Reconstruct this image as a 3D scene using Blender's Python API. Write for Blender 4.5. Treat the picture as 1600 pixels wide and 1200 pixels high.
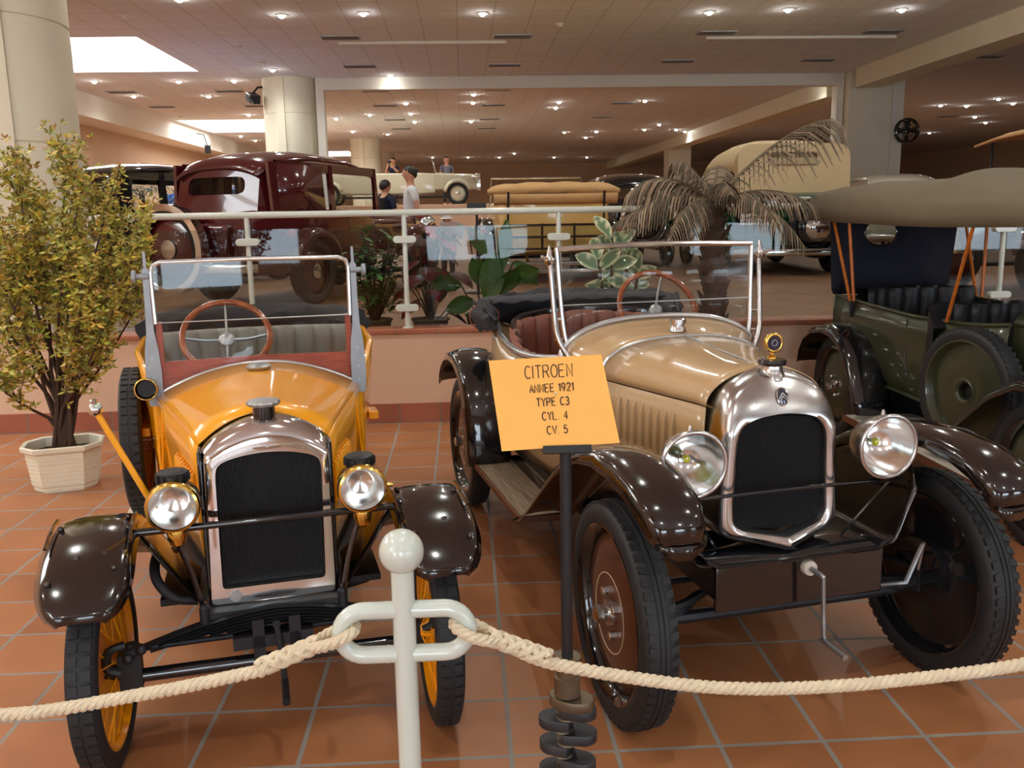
import bpy, bmesh, math, random
from mathutils import Vector, Matrix, Euler
for o in list(bpy.data.objects): bpy.data.objects.remove(o)
S = bpy.context.scene
COL = S.collection
PI = math.pi
# ---------------------------------------------------------------- camera
F_PX, PITCH, YAW, ROLL, EYE = 1385.729, 0.187384, 0.05185, -0.017091, 1.5
_f = Vector((math.sin(YAW)*math.cos(PITCH), math.cos(YAW)*math.cos(PITCH), -math.sin(PITCH)))
_r = Vector((math.cos(YAW), -math.sin(YAW), 0)); _u = _r.cross(_f)
_r2 = _r*math.cos(ROLL)+_u*math.sin(ROLL); _u2 = -_r*math.sin(ROLL)+_u*math.cos(ROLL)
cam_d = bpy.data.cameras.new('camera'); cam = bpy.data.objects.new('camera', cam_d); COL.objects.link(cam)
cam_d.sensor_width = 36; cam_d.lens = 36*F_PX/1600; cam_d.clip_end = 200; cam_d.clip_start = 0.05
M = Matrix((( _r2.x,_u2.x,-_f.x,0),( _r2.y,_u2.y,-_f.y,0),( _r2.z,_u2.z,-_f.z,EYE),(0,0,0,1)))
cam.matrix_world = M
S.camera = cam
# ---------------------------------------------------------------- world, light, exposure
S.view_settings.view_transform = 'Standard'; S.view_settings.look = 'None'
S.view_settings.gamma = 1; S.view_settings.use_curve_mapping = False
S.view_settings.exposure = 0.08
S.cycles.max_bounces = 7; S.cycles.diffuse_bounces = 4; S.cycles.glossy_bounces = 4
S.cycles.transmission_bounces = 6; S.cycles.transparent_max_bounces = 12
S.cycles.sample_clamp_indirect = 6; S.cycles.blur_glossy = 0.3
S.cycles.caustics_reflective = False; S.cycles.caustics_refractive = False
try: S.cycles.use_light_tree = True
except Exception: pass
W = bpy.data.worlds.new('world'); S.world = W; W.use_nodes = True
W.node_tree.nodes['Background'].inputs[0].default_value = (0.75, 0.8, 0.9, 1)
W.node_tree.nodes['Background'].inputs[1].default_value = 0.5
CEIL = 4.7; BACKZ = 0.55; WALLY = 6.4856
LAMP_W = 58.0; LAMP_COL = (0.95, 1.0, 0.93)
# spotlights of the ceiling grid seen in the picture, then the rows nearer than the picture's top edge
LAMPS_SEEN = [(-2.78,15.11),(-1.48,15.0),(0.41,15.05),(4.09,15.05),(5.33,14.89),(7.23,14.94),(-8.35,21.78),(-6.48,21.9),(-5.21,21.88),(-8.37,24.33),(-6.51,24.47),(-6.48,28.78),(-4.01,20.35),(-1.55,21.25),(-2.81,29.14),(-1.52,26.36),(-1.52,28.92),(-1.53,31.4),(0.39,24.62),(0.39,26.38),(0.38,31.41),(5.61,22.98),(8.6,22.76),(-2.8,35.77),(-4.0,34.56),(-8.43,35.82),(-8.34,37.89),(-1.52,49.67),(0.39,50.06),(2.91,27.82),(2.86,26.44),(5.34,26.35),(5.27,38.35),(5.34,35.78),(7.13,35.22),(8.4,35.38),(8.97,36.25),(10.04,35.85),(7.28,33.29),(10.22,25.62),(5.24,51.08),(7.14,51.48),(15.12,28.26),(16.1,28.51),(17.28,27.96),(16.09,26.78),(20.03,34.05),(18.34,31.88),(20.07,38.28),(4.09,35.88),(2.8,47.52),(2.12,50.43),(-4.04,14.02),(-4.0,30.13)]
LAMPS_UNLIT = [(-5.22,15.09),(-4.03,16.37),(-4.08,17.65),(-4.05,19.48),(-8.64,29.09),(2.34,24.51),(1.75,15.91),(7.54,23.4),(4.44,23.35)]
LAMPS_NEAR = [(x,y) for y in (-2.6,1.2,4.6,8.2,11.8) for x in (-6.5,-2.8,0.4,4.1,7.2)]
def lamp_light(x, y, w=None):
    d = bpy.data.lights.new('spot_light', 'SPOT'); d.energy = w or LAMP_W; d.shadow_soft_size = 0.045; d.color = LAMP_COL
    d.spot_size = math.radians(155); d.spot_blend = 0.9
    o = bpy.data.objects.new('spot_light', d); COL.objects.link(o); o.location = (x, y, CEIL-0.12); return o
for (x,y) in LAMPS_NEAR: lamp_light(x, y, LAMP_W*1.55)
for (x,y) in LAMPS_SEEN: lamp_light(x, y, LAMP_W*(1.0 if y < 24 else 1.3))

# ---------------------------------------------------------------- helpers
def T(v): return (v[0], v[1], v[2])
class MB:
    def __init__(s): s.v=[]; s.f=[]; s.c=None
    def add(s, vs, fs):
        n=len(s.v); s.v += [tuple(p) for p in vs]; s.f += [tuple(n+i for i in f) for f in fs]; return s
    def box(s, x0,x1,y0,y1,z0,z1):
        return s.add([(x,y,z) for z in (z0,z1) for y in (y0,y1) for x in (x0,x1)],
            [(0,2,3,1),(4,5,7,6),(0,1,5,4),(2,6,7,3),(0,4,6,2),(1,3,7,5)])
    def obox(s, c, half, rot=None):
        R = rot.to_matrix() if isinstance(rot, Euler) else (rot or Matrix.Identity(3))
        vs=[Vector(c)+R@Vector((x*half[0],y*half[1],z*half[2])) for z in (-1,1) for y in (-1,1) for x in (-1,1)]
        return s.add(vs,[(0,2,3,1),(4,5,7,6),(0,1,5,4),(2,6,7,3),(0,4,6,2),(1,3,7,5)])
    def loft(s, rings, closed=True, cap=(True,True), loop=False):
        n=len(rings[0]); base=len(s.v)
        for r in rings: s.v += [tuple(p) for p in r]
        m=len(rings)
        for i in range(m if loop else m-1):
            a=base+i*n; b=base+((i+1)%m)*n
            for k in range(n if closed else n-1):
                k2=(k+1)%n; s.f.append((a+k,a+k2,b+k2,b+k))
        if closed and not loop:
            if cap[0]: s.f.append(tuple(base+k for k in reversed(range(n))))
            if cap[1]: s.f.append(tuple(base+(m-1)*n+k for k in range(n)))
        return s
    def tube(s, pts, r, n=10, closed=False, cap=True, flat=1.0, up=None):
        pts=[Vector(p) for p in pts]; m=len(pts); rings=[]
        prev=None
        for i,p in enumerate(pts):
            a=pts[(i-1)%m] if (closed or i>0) else p; b=pts[(i+1)%m] if (closed or i<m-1) else p
            t=(b-a).normalized()
            if prev is None:
                ref=Vector(up) if up else (Vector((0,0,1)) if abs(t.z)<.9 else Vector((1,0,0)))
                x=t.cross(ref).normalized()
            else:
                x=prev-t*prev.dot(t)
                x=x.normalized() if x.length>1e-6 else t.orthogonal().normalized()
            prev=x; y=t.cross(x)
            rr=r[i] if isinstance(r,(list,tuple)) else r
            rings.append([p+(x*math.cos(k*2*PI/n)*flat+y*math.sin(k*2*PI/n))*rr for k in range(n)])
        return s.loft(rings, True, (cap and not closed, cap and not closed), closed)
    def lathe(s, prof, c=(0,0,0), axis='z', n=32, sx=1.0, sy=1.0, cap=(True,True)):
        # prof: (radius, height along axis)
        rings=[]; c=Vector(c)
        for (r,h) in prof:
            ring=[]
            for k in range(n):
                a=k*2*PI/n; p,q=r*math.cos(a)*sx, r*math.sin(a)*sy
                if axis=='z': v=(p,q,h)
                elif axis=='x': v=(h,p,q)
                else: v=(q,h,p)
                ring.append(c+Vector(v))
            rings.append(ring)
        return s.loft(rings, True, cap)
    def sphere(s, c, r, n=20, sc=(1,1,1)):
        c=Vector(c); rings=[]; m=n//2
        for i in range(1,m):
            a=PI*i/m; rings.append([c+Vector((r*sc[0]*math.sin(a)*math.cos(k*2*PI/n), r*sc[1]*math.sin(a)*math.sin(k*2*PI/n), -r*sc[2]*math.cos(a))) for k in range(n)])
        return s.loft(rings)
    def torus(s, c, R, r, axis='z', n=40, m=10, sx=1, sy=1):
        c=Vector(c); pts=[]
        for k in range(n):
            a=k*2*PI/n; p,q=R*math.cos(a)*sx,R*math.sin(a)*sy
            pts.append(c+Vector({'z':(p,q,0),'x':(0,p,q),'y':(q,0,p)}[axis]))
        return s.tube(pts, r, m, True)
    def prism(s, poly, d0, d1, plane='xz'):
        f={'xz':lambda a,b,d:(a,d,b),'xy':lambda a,b,d:(a,b,d),'yz':lambda a,b,d:(d,a,b)}[plane]
        return s.loft([[f(a,b,d0) for a,b in poly],[f(a,b,d1) for a,b in poly]])
    def grid(s, rows): return s.loft(rows, False)
    def obj(s, name, mat, parent=None, ang=38, bevel=0, solid=0, sub=0, loc=None, rot=None, smooth=True, segs=2):
        me=bpy.data.meshes.new(name); me.from_pydata(s.v,[],s.f); me.update()
        bm=bmesh.new(); bm.from_mesh(me); bmesh.ops.recalc_face_normals(bm, faces=bm.faces); bm.to_mesh(me); bm.free()
        if s.c is not None:
            at=me.color_attributes.new('tone','FLOAT_COLOR','POINT')
            for i,c in enumerate(s.c): at.data[i].color=(c[0],c[1],c[2],1)
        if mat: me.materials.append(mat)
        if smooth:
            me.polygons.foreach_set('use_smooth',[True]*len(me.polygons)); me.set_sharp_from_angle(angle=math.radians(ang))
        o=bpy.data.objects.new(name, me); COL.objects.link(o)
        if parent: o.parent=parent
        if loc: o.location=loc
        if rot: o.rotation_euler=rot
        if solid:
            m=o.modifiers.new('thick','SOLIDIFY'); m.thickness=solid; m.offset=0
        if bevel:
            m=o.modifiers.new('bev','BEVEL'); m.width=bevel; m.segments=segs; m.limit_method='ANGLE'; m.angle_limit=math.radians(35); m.harden_normals=False
        if sub:
            m=o.modifiers.new('sub','SUBSURF'); m.levels=sub; m.render_levels=sub
        return o
def tag(o, label, cat, group=None, kind=None):
    o['label']=label; o['category']=cat
    if group: o['group']=group
    if kind: o['kind']=kind
    return o
def thing(name, label, cat, loc=(0,0,0), rz=0, group=None):
    o=bpy.data.objects.new(name,None); COL.objects.link(o); o.location=loc; o.rotation_euler=(0,0,rz); o.empty_display_size=.1
    return tag(o,label,cat,group)
def struct(mb, name, mat, **k):
    o=mb.obj(name, mat, **k); o['kind']='structure'; return o
def copy_tree(o, parent=None):
    c=o.copy(); COL.objects.link(c)
    if parent: c.parent=parent
    for ch in list(o.children): copy_tree(ch,c)
    return c
def spline(pts, n=6):
    # Catmull-Rom through pts
    P=[Vector(p) for p in pts]; out=[]
    for i in range(len(P)-1):
        p0=P[max(i-1,0)];p1=P[i];p2=P[i+1];p3=P[min(i+2,len(P)-1)]
        for k in range(n):
            t=k/n; out.append(.5*((2*p1)+(p2-p0)*t+(2*p0-5*p1+4*p2-p3)*t*t+(3*p1-p0-3*p2+p3)*t**3))
    out.append(P[-1]); return out
def lerp(a,b,t): return a+(b-a)*t
def interp(tab, x):
    if x<=tab[0][0]: return tab[0][1]
    for (a,b),(c,d) in zip(tab,tab[1:]):
        if x<=c: return lerp(b,d,(x-a)/(c-a))
    return tab[-1][1]
# ---------------------------------------------------------------- materials
def srgb(r,g,b):
    f=lambda c:(c/255/12.92 if c<=10 else ((c/255+.055)/1.055)**2.4); return (f(r),f(g),f(b))
def mat(name, col, rough=.5, metal=0, coat=0, var=.08, scale=12, bump=0, bscale=60, spec=.5, emit=0, trans=0, ior=1.45, alpha=1, stretch=None, sheen=0):
    m=bpy.data.materials.new(name); m.use_nodes=True; nt=m.node_tree; b=nt.nodes['Principled BSDF']
    col=tuple(col)
    b.inputs['Base Color'].default_value=(*col,1); b.inputs['Roughness'].default_value=rough; b.inputs['Metallic'].default_value=metal
    b.inputs['Coat Weight'].default_value=coat; b.inputs['Coat Roughness'].default_value=.04
    b.inputs['Specular IOR Level'].default_value=spec; b.inputs['IOR'].default_value=ior
    b.inputs['Transmission Weight'].default_value=trans; b.inputs['Alpha'].default_value=alpha
    if sheen: b.inputs['Sheen Weight'].default_value=sheen
    if emit:
        b.inputs['Emission Color'].default_value=(*col,1); b.inputs['Emission Strength'].default_value=emit
    tc=nt.nodes.new('ShaderNodeTexCoord'); mp=nt.nodes.new('ShaderNodeMapping'); nt.links.new(tc.outputs['Object'],mp.inputs[0])
    if stretch: mp.inputs['Scale'].default_value=stretch
    if var:
        nz=nt.nodes.new('ShaderNodeTexNoise'); nz.inputs['Scale'].default_value=scale; nz.inputs['Detail'].default_value=5
        nt.links.new(mp.outputs[0],nz.inputs['Vector'])
        rp=nt.nodes.new('ShaderNodeMix'); rp.data_type='RGBA'; rp.inputs[0].default_value=.5
        nt.links.new(nz.outputs['Fac'],rp.inputs[0])
        rp.inputs[6].default_value=(*[c*(1-var*1.6) for c in col],1); rp.inputs[7].default_value=(*[min(1,c*(1+var*1.6)) for c in col],1)
        nt.links.new(rp.outputs[2],b.inputs['Base Color'])
        mr=nt.nodes.new('ShaderNodeMapRange'); nt.links.new(nz.outputs['Fac'],mr.inputs[0])
        mr.inputs[3].default_value=max(.02,rough*(1-var)); mr.inputs[4].default_value=min(1,rough*(1+var*1.5)); nt.links.new(mr.outputs[0],b.inputs['Roughness'])
    if bump:
        n2=nt.nodes.new('ShaderNodeTexNoise'); n2.inputs['Scale'].default_value=bscale; nt.links.new(mp.outputs[0],n2.inputs['Vector'])
        bp=nt.nodes.new('ShaderNodeBump'); bp.inputs['Strength'].default_value=bump; bp.inputs['Distance'].default_value=.01
        nt.links.new(n2.outputs['Fac'],bp.inputs['Height']); nt.links.new(bp.outputs[0],b.inputs['Normal'])
    return m
def tile_mat(name, c1, c2, grout, bw, bh, mortar, off=(0,0,0), rough=.35, plane='xy', bump=.3, noise=.25):
    m=bpy.data.materials.new(name); m.use_nodes=True; nt=m.node_tree; b=nt.nodes['Principled BSDF']; N=nt.nodes.new; Lk=nt.links.new
    g=N('ShaderNodeNewGeometry'); mp=N('ShaderNodeMapping'); Lk(g.outputs['Position'],mp.inputs[0])
    mp.inputs['Location'].default_value=off
    if plane=='xz': mp.inputs['Rotation'].default_value=(-PI/2,0,0)
    br=N('ShaderNodeTexBrick'); br.offset=0; br.squash=1
    br.inputs['Scale'].default_value=1; br.inputs['Brick Width'].default_value=bw; br.inputs['Row Height'].default_value=bh
    br.inputs['Mortar Size'].default_value=mortar; br.inputs['Mortar Smooth'].default_value=.15; br.inputs['Bias'].default_value=0
    br.inputs['Color1'].default_value=(*c1,1); br.inputs['Color2'].default_value=(*c2,1); br.inputs['Mortar'].default_value=(*grout,1)
    Lk(mp.outputs[0],br.inputs['Vector'])
    nz=N('ShaderNodeTexNoise'); nz.inputs['Scale'].default_value=5; nz.inputs['Detail'].default_value=6; Lk(g.outputs['Position'],nz.inputs['Vector'])
    mx=N('ShaderNodeMix'); mx.data_type='RGBA'; mx.blend_type='MULTIPLY'; mx.inputs[0].default_value=1
    mr=N('ShaderNodeMapRange'); Lk(nz.outputs['Fac'],mr.inputs[0]); mr.inputs[3].default_value=1-noise; mr.inputs[4].default_value=1+noise
    Lk(br.outputs['Color'],mx.inputs[6]); Lk(mr.outputs[0],mx.inputs[7]); Lk(mx.outputs[2],b.inputs['Base Color'])
    m2=N('ShaderNodeMapRange'); Lk(br.outputs['Fac'],m2.inputs[0]); m2.inputs[3].default_value=rough; m2.inputs[4].default_value=.85
    ad=N('ShaderNodeMath'); ad.operation='MULTIPLY_ADD'; Lk(nz.outputs['Fac'],ad.inputs[0]); ad.inputs[1].default_value=.25; Lk(m2.outputs[0],ad.inputs[2]); Lk(ad.outputs[0],b.inputs['Roughness'])
    bp=N('ShaderNodeBump'); bp.inputs['Strength'].default_value=bump; bp.inputs['Distance'].default_value=.006; bp.invert=True
    Lk(br.outputs['Fac'],bp.inputs['Height']); Lk(bp.outputs[0],b.inputs['Normal'])
    return m
def glass_mat(name, tint=(.8,.85,.85), clear=.75, rough=.02):
    m=bpy.data.materials.new(name); m.use_nodes=True; nt=m.node_tree; nt.nodes.remove(nt.nodes['Principled BSDF']); N=nt.nodes.new
    out=nt.nodes['Material Output']; t=N('ShaderNodeBsdfTransparent'); t.inputs[0].default_value=(*tint,1)
    g=N('ShaderNodeBsdfGlossy'); g.inputs['Roughness'].default_value=rough; g.inputs['Color'].default_value=(1,1,1,1)
    fr=N('ShaderNodeLayerWeight'); fr.inputs[0].default_value=.5
    pw=N('ShaderNodeMath'); pw.operation='POWER'; pw.inputs[1].default_value=5; nt.links.new(fr.outputs['Facing'],pw.inputs[0])
    ma=N('ShaderNodeMath'); ma.operation='MULTIPLY_ADD'; ma.inputs[1].default_value=.5; ma.inputs[2].default_value=.020+1-clear; nt.links.new(pw.outputs[0],ma.inputs[0]); ma.use_clamp=True
    mx=N('ShaderNodeMixShader'); nt.links.new(ma.outputs[0],mx.inputs[0]); nt.links.new(t.outputs[0],mx.inputs[1]); nt.links.new(g.outputs[0],mx.inputs[2])
    nt.links.new(mx.outputs[0],out.inputs[0]); return m
def emit_mat(name, col, s):
    m=bpy.data.materials.new(name); m.use_nodes=True; nt=m.node_tree; nt.nodes.remove(nt.nodes['Principled BSDF'])
    e=nt.nodes.new('ShaderNodeEmission'); e.inputs[0].default_value=(*col,1); e.inputs[1].default_value=s
    nt.links.new(e.outputs[0],nt.nodes['Material Output'].inputs[0]); return m
def tone_mat(name, rough=.5, bump=0):
    m=mat(name,(1,1,1),rough,var=0,bump=bump,bscale=40); nt=m.node_tree; a=nt.nodes.new('ShaderNodeAttribute'); a.attribute_name='tone'
    nt.links.new(a.outputs['Color'],nt.nodes['Principled BSDF'].inputs['Base Color']); return m
def wood_mat(name, c1, c2, rough=.4, sc=(2,30,30), coat=0):
    m=mat(name,c1,rough,var=0,coat=coat); nt=m.node_tree; N=nt.nodes.new
    tc=N('ShaderNodeTexCoord'); mp=N('ShaderNodeMapping'); mp.inputs['Scale'].default_value=sc; nt.links.new(tc.outputs['Object'],mp.inputs[0])
    nz=N('ShaderNodeTexNoise'); nz.inputs['Scale'].default_value=4; nz.inputs['Detail'].default_value=8; nt.links.new(mp.outputs[0],nz.inputs['Vector'])
    cr=N('ShaderNodeValToRGB'); cr.color_ramp.elements[0].position=.35; cr.color_ramp.elements[1].position=.65
    cr.color_ramp.elements[0].color=(*c1,1); cr.color_ramp.elements[1].color=(*c2,1)
    nt.links.new(nz.outputs['Fac'],cr.inputs[0]); nt.links.new(cr.outputs[0],nt.nodes['Principled BSDF'].inputs['Base Color']); return m
MT={}
MT['floor']=tile_mat('terracotta_tiles',(.42,.170,.068),(.34,.128,.050),(.28,.25,.22),.2995,.2995,.0075,(-.0978,-2.2647,0),.30)
MT['backfloor']=tile_mat('terracotta_tiles_back',(.38,.180,.092),(.32,.142,.070),(.28,.25,.22),.2995,.2995,.006,(-.0978,-2.2647,0),.28)
MT['skirt']=tile_mat('terracotta_skirting',(.36,.11,.06),(.30,.09,.045),(.22,.16,.12),.2995,.4,.006,(-.0978,0,0.05),.4,'xz')
MT['coping']=tile_mat('terracotta_coping',(.42,.15,.075),(.36,.12,.06),(.22,.16,.12),.2995,4,.004,(-.0978,-1,0),.45)
MT['plaster']=mat('pink_plaster',srgb(214,180,154),.85,var=.05,scale=3,bump=.25,bscale=90)
MT['wall']=mat('beige_wall',srgb(206,176,146),.85,var=.04,scale=1,bump=.1)
MT['white']=mat('white_wall',srgb(232,226,212),.7,var=.03,scale=2)
MT['column']=mat('cream_column',srgb(232,224,200),.6,var=.04,scale=2,bump=.08,bscale=60)
MT['ceil']=tile_mat('ceiling_tiles',(.81,.82,.84),(.78,.79,.81),(.45,.44,.44),.6,.6,.006,(.0,.1,0),.8,bump=.2,noise=.04)
MT['vent']=mat('vent_grey',(.20,.18,.17),.7)
MT['rail']=mat('cream_paint_rail',srgb(206,210,198),.3,coat=.4,var=.02)
MT['post']=mat('white_enamel',srgb(204,211,201),.22,coat=.7,var=.02)
MT['glass']=glass_mat('rail_glass',(.78,.81,.80),1.0)
MT['clear']=glass_mat('clear_glass',(.93,.95,.95),1.0)
MT['lens']=glass_mat('lens_glass',(.96,.97,.97),1.0)
MT['carglass']=glass_mat('car_window_glass',(.86,.88,.87),1.0)
MT['yellow']=mat('yellow_paint',srgb(246,164,10),.28,coat=.9,var=.04,scale=4)
MT['beige']=mat('beige_paint',srgb(188,154,112),.3,coat=.8,var=.03,scale=4)
MT['beige_shaded']=mat('beige_paint_shaded',srgb(180,148,108),.32,coat=.7,var=.03,scale=4)  # same beige paint, darkened a little for the shade on the sides
MT['brownblack']=mat('dark_brown_enamel',srgb(25,16,15),.14,coat=1,var=.03)
MT['black']=mat('black_enamel',(.008,.008,.010),.12,coat=1,var=.02)
MT['blackmat']=mat('black_frame_paint',(.014,.014,.016),.42,var=.2)
MT['iron']=mat('dark_iron',(.03,.03,.035),.45,metal=.6,var=.2)
MT['tyre']=mat('tyre_rubber',(.016,.0165,.018),.58,var=.15,scale=30,bump=.1)
MT['chrome']=mat('chrome',(.82,.82,.82),.09,metal=1,var=.25,scale=6)
MT['nickel']=mat('nickel_plate',(.63,.62,.61),.2,metal=1,var=.3,scale=9)
MT['steel']=mat('dull_steel',(.42,.43,.44),.38,metal=.9,var=.25,scale=14)
MT['silver']=mat('silver_trim',(.62,.62,.62),.25,metal=.9,var=.1)
MT['grey_bar']=mat('grey_painted_bar',srgb(150,156,162),.45,metal=.3,var=.15,scale=20)
MT['brass']=mat('brass',(.80,.52,.12),.16,metal=1,var=.12)
MT['brown_disc']=mat('brown_wheel_disc',srgb(74,42,28),.3,coat=.5,var=.1)
MT['cream']=mat('cream_line',srgb(214,196,160),.4,var=0)
MT['leather']=mat('brown_leather',srgb(122,70,54),.42,var=.12,scale=25,bump=.15,bscale=140)
MT['blackleather']=mat('black_leather',(.012,.012,.014),.36,var=.15,bump=.15,bscale=140)
MT['greyleather']=mat('grey_leather',srgb(120,116,106),.45,var=.12,bump=.1)
MT['canvas']=mat('black_canvas',(.022,.021,.024),.85,var=.2,scale=40,bump=.3,bscale=30)
MT['greycanvas']=mat('charcoal_canvas',(.040,.038,.042),.85,var=.2,scale=30,bump=.3,bscale=25)
MT['khaki']=mat('khaki_canvas',srgb(114,103,82),.9,var=.06,scale=8,bump=.15,bscale=50)
MT['navy']=mat('navy_cloth',(.010,.012,.022),.9,var=.1)
MT['wheelwood']=wood_mat('varnished_wood',srgb(120,52,18),srgb(166,84,36),.2,(6,6,6),.8)
MT['dashwood']=wood_mat('mahogany',srgb(130,54,34),srgb(160,74,48),.35,(3,40,40),.3)
MT['boardwood']=wood_mat('worn_board',srgb(104,88,72),srgb(150,132,110),.7,(40,1.5,40))
MT['edgewood']=mat('brown_edge',srgb(104,62,38),.5)
MT['stick']=wood_mat('orange_wood',srgb(168,84,22),srgb(200,112,40),.3,(20,20,3),.5)
MT['core']=mat('radiator_black',(.010,.010,.012),.5,var=.2)
MT['enamel']=mat('badge_blue',(.012,.014,.035),.2,coat=1,var=0)
MT['bulbyellow']=mat('yellow_bulb',srgb(226,226,20),.15,coat=1,var=0)
MT['reflector']=mat('reflector',(.9,.9,.88),.16,metal=1,var=0)
MT['sign']=mat('orange_card',srgb(250,182,88),.55,var=.02)
MT['ink']=mat('dark_ink',(.045,.02,.015),.6,var=0)
MT['rope']=mat('hemp_rope',srgb(216,200,172),.9,var=.12,scale=40,bump=.4,bscale=160)
MT['crank']=mat('worn_steel_brown',srgb(112,98,80),.4,metal=.75,var=.35,scale=18)
MT['crankdark']=mat('blackened_steel',(.05,.05,.055),.45,metal=.6,var=.3,scale=18)
MT['pot']=mat('cream_pot',srgb(226,220,198),.6,var=.04)
MT['soil']=mat('dark_soil',(.03,.02,.012),.95,bump=.6)
MT['bark']=mat('brown_bark',srgb(72,54,42),.85,var=.3,scale=25,bump=.5,bscale=40)
MT['green']=mat('dark_green_paint',srgb(52,56,35),.35,coat=.6,var=.05,scale=4)
MT['pale']=mat('pale_board',srgb(214,204,190),.55,var=.05)
MT['maroon']=mat('maroon_paint',srgb(74,16,22),.16,coat=1,var=.03)
MT['tan']=mat('tan_canvas',srgb(206,164,112),.85,var=.06,bump=.1)
MT['cream_car']=mat('cream_yellow_paint',srgb(236,196,118),.25,coat=.8,var=.03)
MT['bottle']=mat('bottle_green_paint',srgb(10,66,42),.16,coat=1,var=.03)
MT['khtop']=mat('beige_hood_cloth',srgb(196,172,134),.9,var=.05)
MT['whitecar']=mat('ivory_paint',srgb(206,200,178),.25,coat=.8,var=.03)
MT['blue']=mat('light_blue_paint',srgb(96,140,206),.25,coat=.8,var=.03)
MT['bulb']=emit_mat('lamp_glow',(1,.97,.90),120)
MT['unlit']=mat('frosted_lamp',(.8,.74,.66),.3,var=0)
MT['sky']=emit_mat('skylight_glow',(.95,.97,1.0),9.0)
MT['window']=emit_mat('daylight_window',(.74,.88,1.0),9)
MT['tail']=mat('red_lamp',(.35,.02,.02),.15,coat=1,var=0)
MT['plate']=mat('white_plate',(.7,.7,.68),.4,var=0)
# ================================================================ the room
def ceiling_quads(holes, x0,x1,y0,y1, z, t=.05):
    xs=sorted({x0,x1,*[h[0] for h in holes],*[h[1] for h in holes]}); ys=sorted({y0,y1,*[h[2] for h in holes],*[h[3] for h in holes]})
    mb=MB()
    for a,b in zip(xs,xs[1:]):
        for c,d in zip(ys,ys[1:]):
            if any(h[0]<=a and b<=h[1] and h[2]<=c and d<=h[3] for h in holes): continue
            mb.box(a,b,c,d,z,z+t)
    return mb
RX0,RX1,RY0,RY1=-10.2,27.0,-7.0,57.0
SKY=[(-9.1,-5.64,3.4,7.15),(-9.1,-5.64,-6.0,-2.4),(-9.1,-5.64,16.8,20.55),(-9.1,-5.2,30.2,34.4),(-9.1,-5.4,44.5,48.0)]  # the skylight behind the camera is unseen, added for cooler light
struct(MB().box(RX0,RX1,RY0,WALLY+.05,-.1,0),'floor',MT['floor'])
struct(MB().box(RX0,RX1,WALLY+.12,RY1,BACKZ-.1,BACKZ),'floor_back',MT['backfloor'])
struct(ceiling_quads(SKY,RX0,RX1,RY0,RY1,CEIL),'ceiling',MT['ceil'])
for i,h in enumerate(SKY):
    m=MB(); t=.03
    m.box(h[0]-t,h[0],h[2],h[3],CEIL+.05,CEIL+.62); m.box(h[1],h[1]+t,h[2],h[3],CEIL+.05,CEIL+.62)
    m.box(h[0]-t,h[1]+t,h[2]-t,h[2],CEIL+.05,CEIL+.62); m.box(h[0]-t,h[1]+t,h[3],h[3]+t,CEIL+.05,CEIL+.62)
    fr=struct(m,'window_%d'%(i+1),MT['white'])
    g=MB().box(h[0],h[1],h[2],h[3],CEIL+.60,CEIL+.62).obj('pane',MT['sky'],fr)
struct(MB().box(RX0-.15,RX0,RY0,RY1,-.1,CEIL+.05),'wall_left',MT['wall'])
struct(MB().box(RX1,RX1+.15,RY0,RY1,-.1,CEIL+.05),'wall_right',MT['wall'])
struct(MB().box(RX0,RX1,RY1,RY1+.15,-.1,CEIL+.05),'wall_back',MT['wall'])
# white bulkheads running away under the ceiling
struct(MB().box(RX0,-9.3,RY0,RY1,4.12,CEIL),'trim_1',MT['white'])
struct(MB().box(9.15,9.75,RY0,20.95,4.28,CEIL),'trim_2',MT['column'])
struct(MB().box(9.15,9.75,22.6,RY1,4.28,CEIL),'trim_3',MT['column'])
struct(MB().box(-3.3,9.0,21.55,21.85,4.42,CEIL),'trim_4',MT['white'],bevel=.01)
struct(MB().box(-3.30,-3.12,21.55,21.85,BACKZ,4.42),'trim_5',MT['white'])
struct(MB().box(8.98,9.14,21.55,21.85,BACKZ,CEIL),'trim_6',MT['white'])
struct(MB().box(10.22,10.50,21.3,21.6,BACKZ,CEIL),'trim_7',MT['white'])
# end wall behind the visitor, with its row of daylight windows
WIN=[(-6.4,-3.6),(-.9,1.5),(4.6,7.4),(11,15)]
m=MB(); xs=[RX0]
for a,b in WIN: xs+=[a,b]
xs.append(RX1)
for k in range(0,len(xs),2): m.box(xs[k],xs[k+1],RY0-.2,RY0,-.1,CEIL+.05)
for a,b in WIN: m.box(a,b,RY0-.2,RY0,-.1,.5); m.box(a,b,RY0-.2,RY0,3.1,CEIL+.05)
struct(m,'wall_front',MT['wall'])
for i,(a,b) in enumerate(WIN):
    m=MB(); t=.05
    for x in (a,(a+b)/2-t/2,b-t): m.box(x,x+t,RY0-.14,RY0-.06,.5,3.1)
    for z in (.5,1.8,3.1-t): m.box(a,b,RY0-.14,RY0-.06,z,z+t)
    fr=struct(m,'window_%d'%(i+6),MT['white'])
    MB().box(a,b,RY0-.19,RY0-.17,.5,3.1).obj('pane',MT['window'],fr)
# low parapet wall with tiled skirting and tiled coping
PX0,PX1=RX0,20
struct(MB().box(PX0,PX1,WALLY,WALLY+.16,0,.665),'wall_parapet',MT['plaster'])
struct(MB().box(PX0,PX1,WALLY-.012,WALLY+.002,0,.145),'baseboard_parapet',MT['skirt'],bevel=.002)
struct(MB().box(PX0,PX1,WALLY-.02,WALLY+.2,.665,.70),'trim_8',MT['coping'],bevel=.006)
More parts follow.
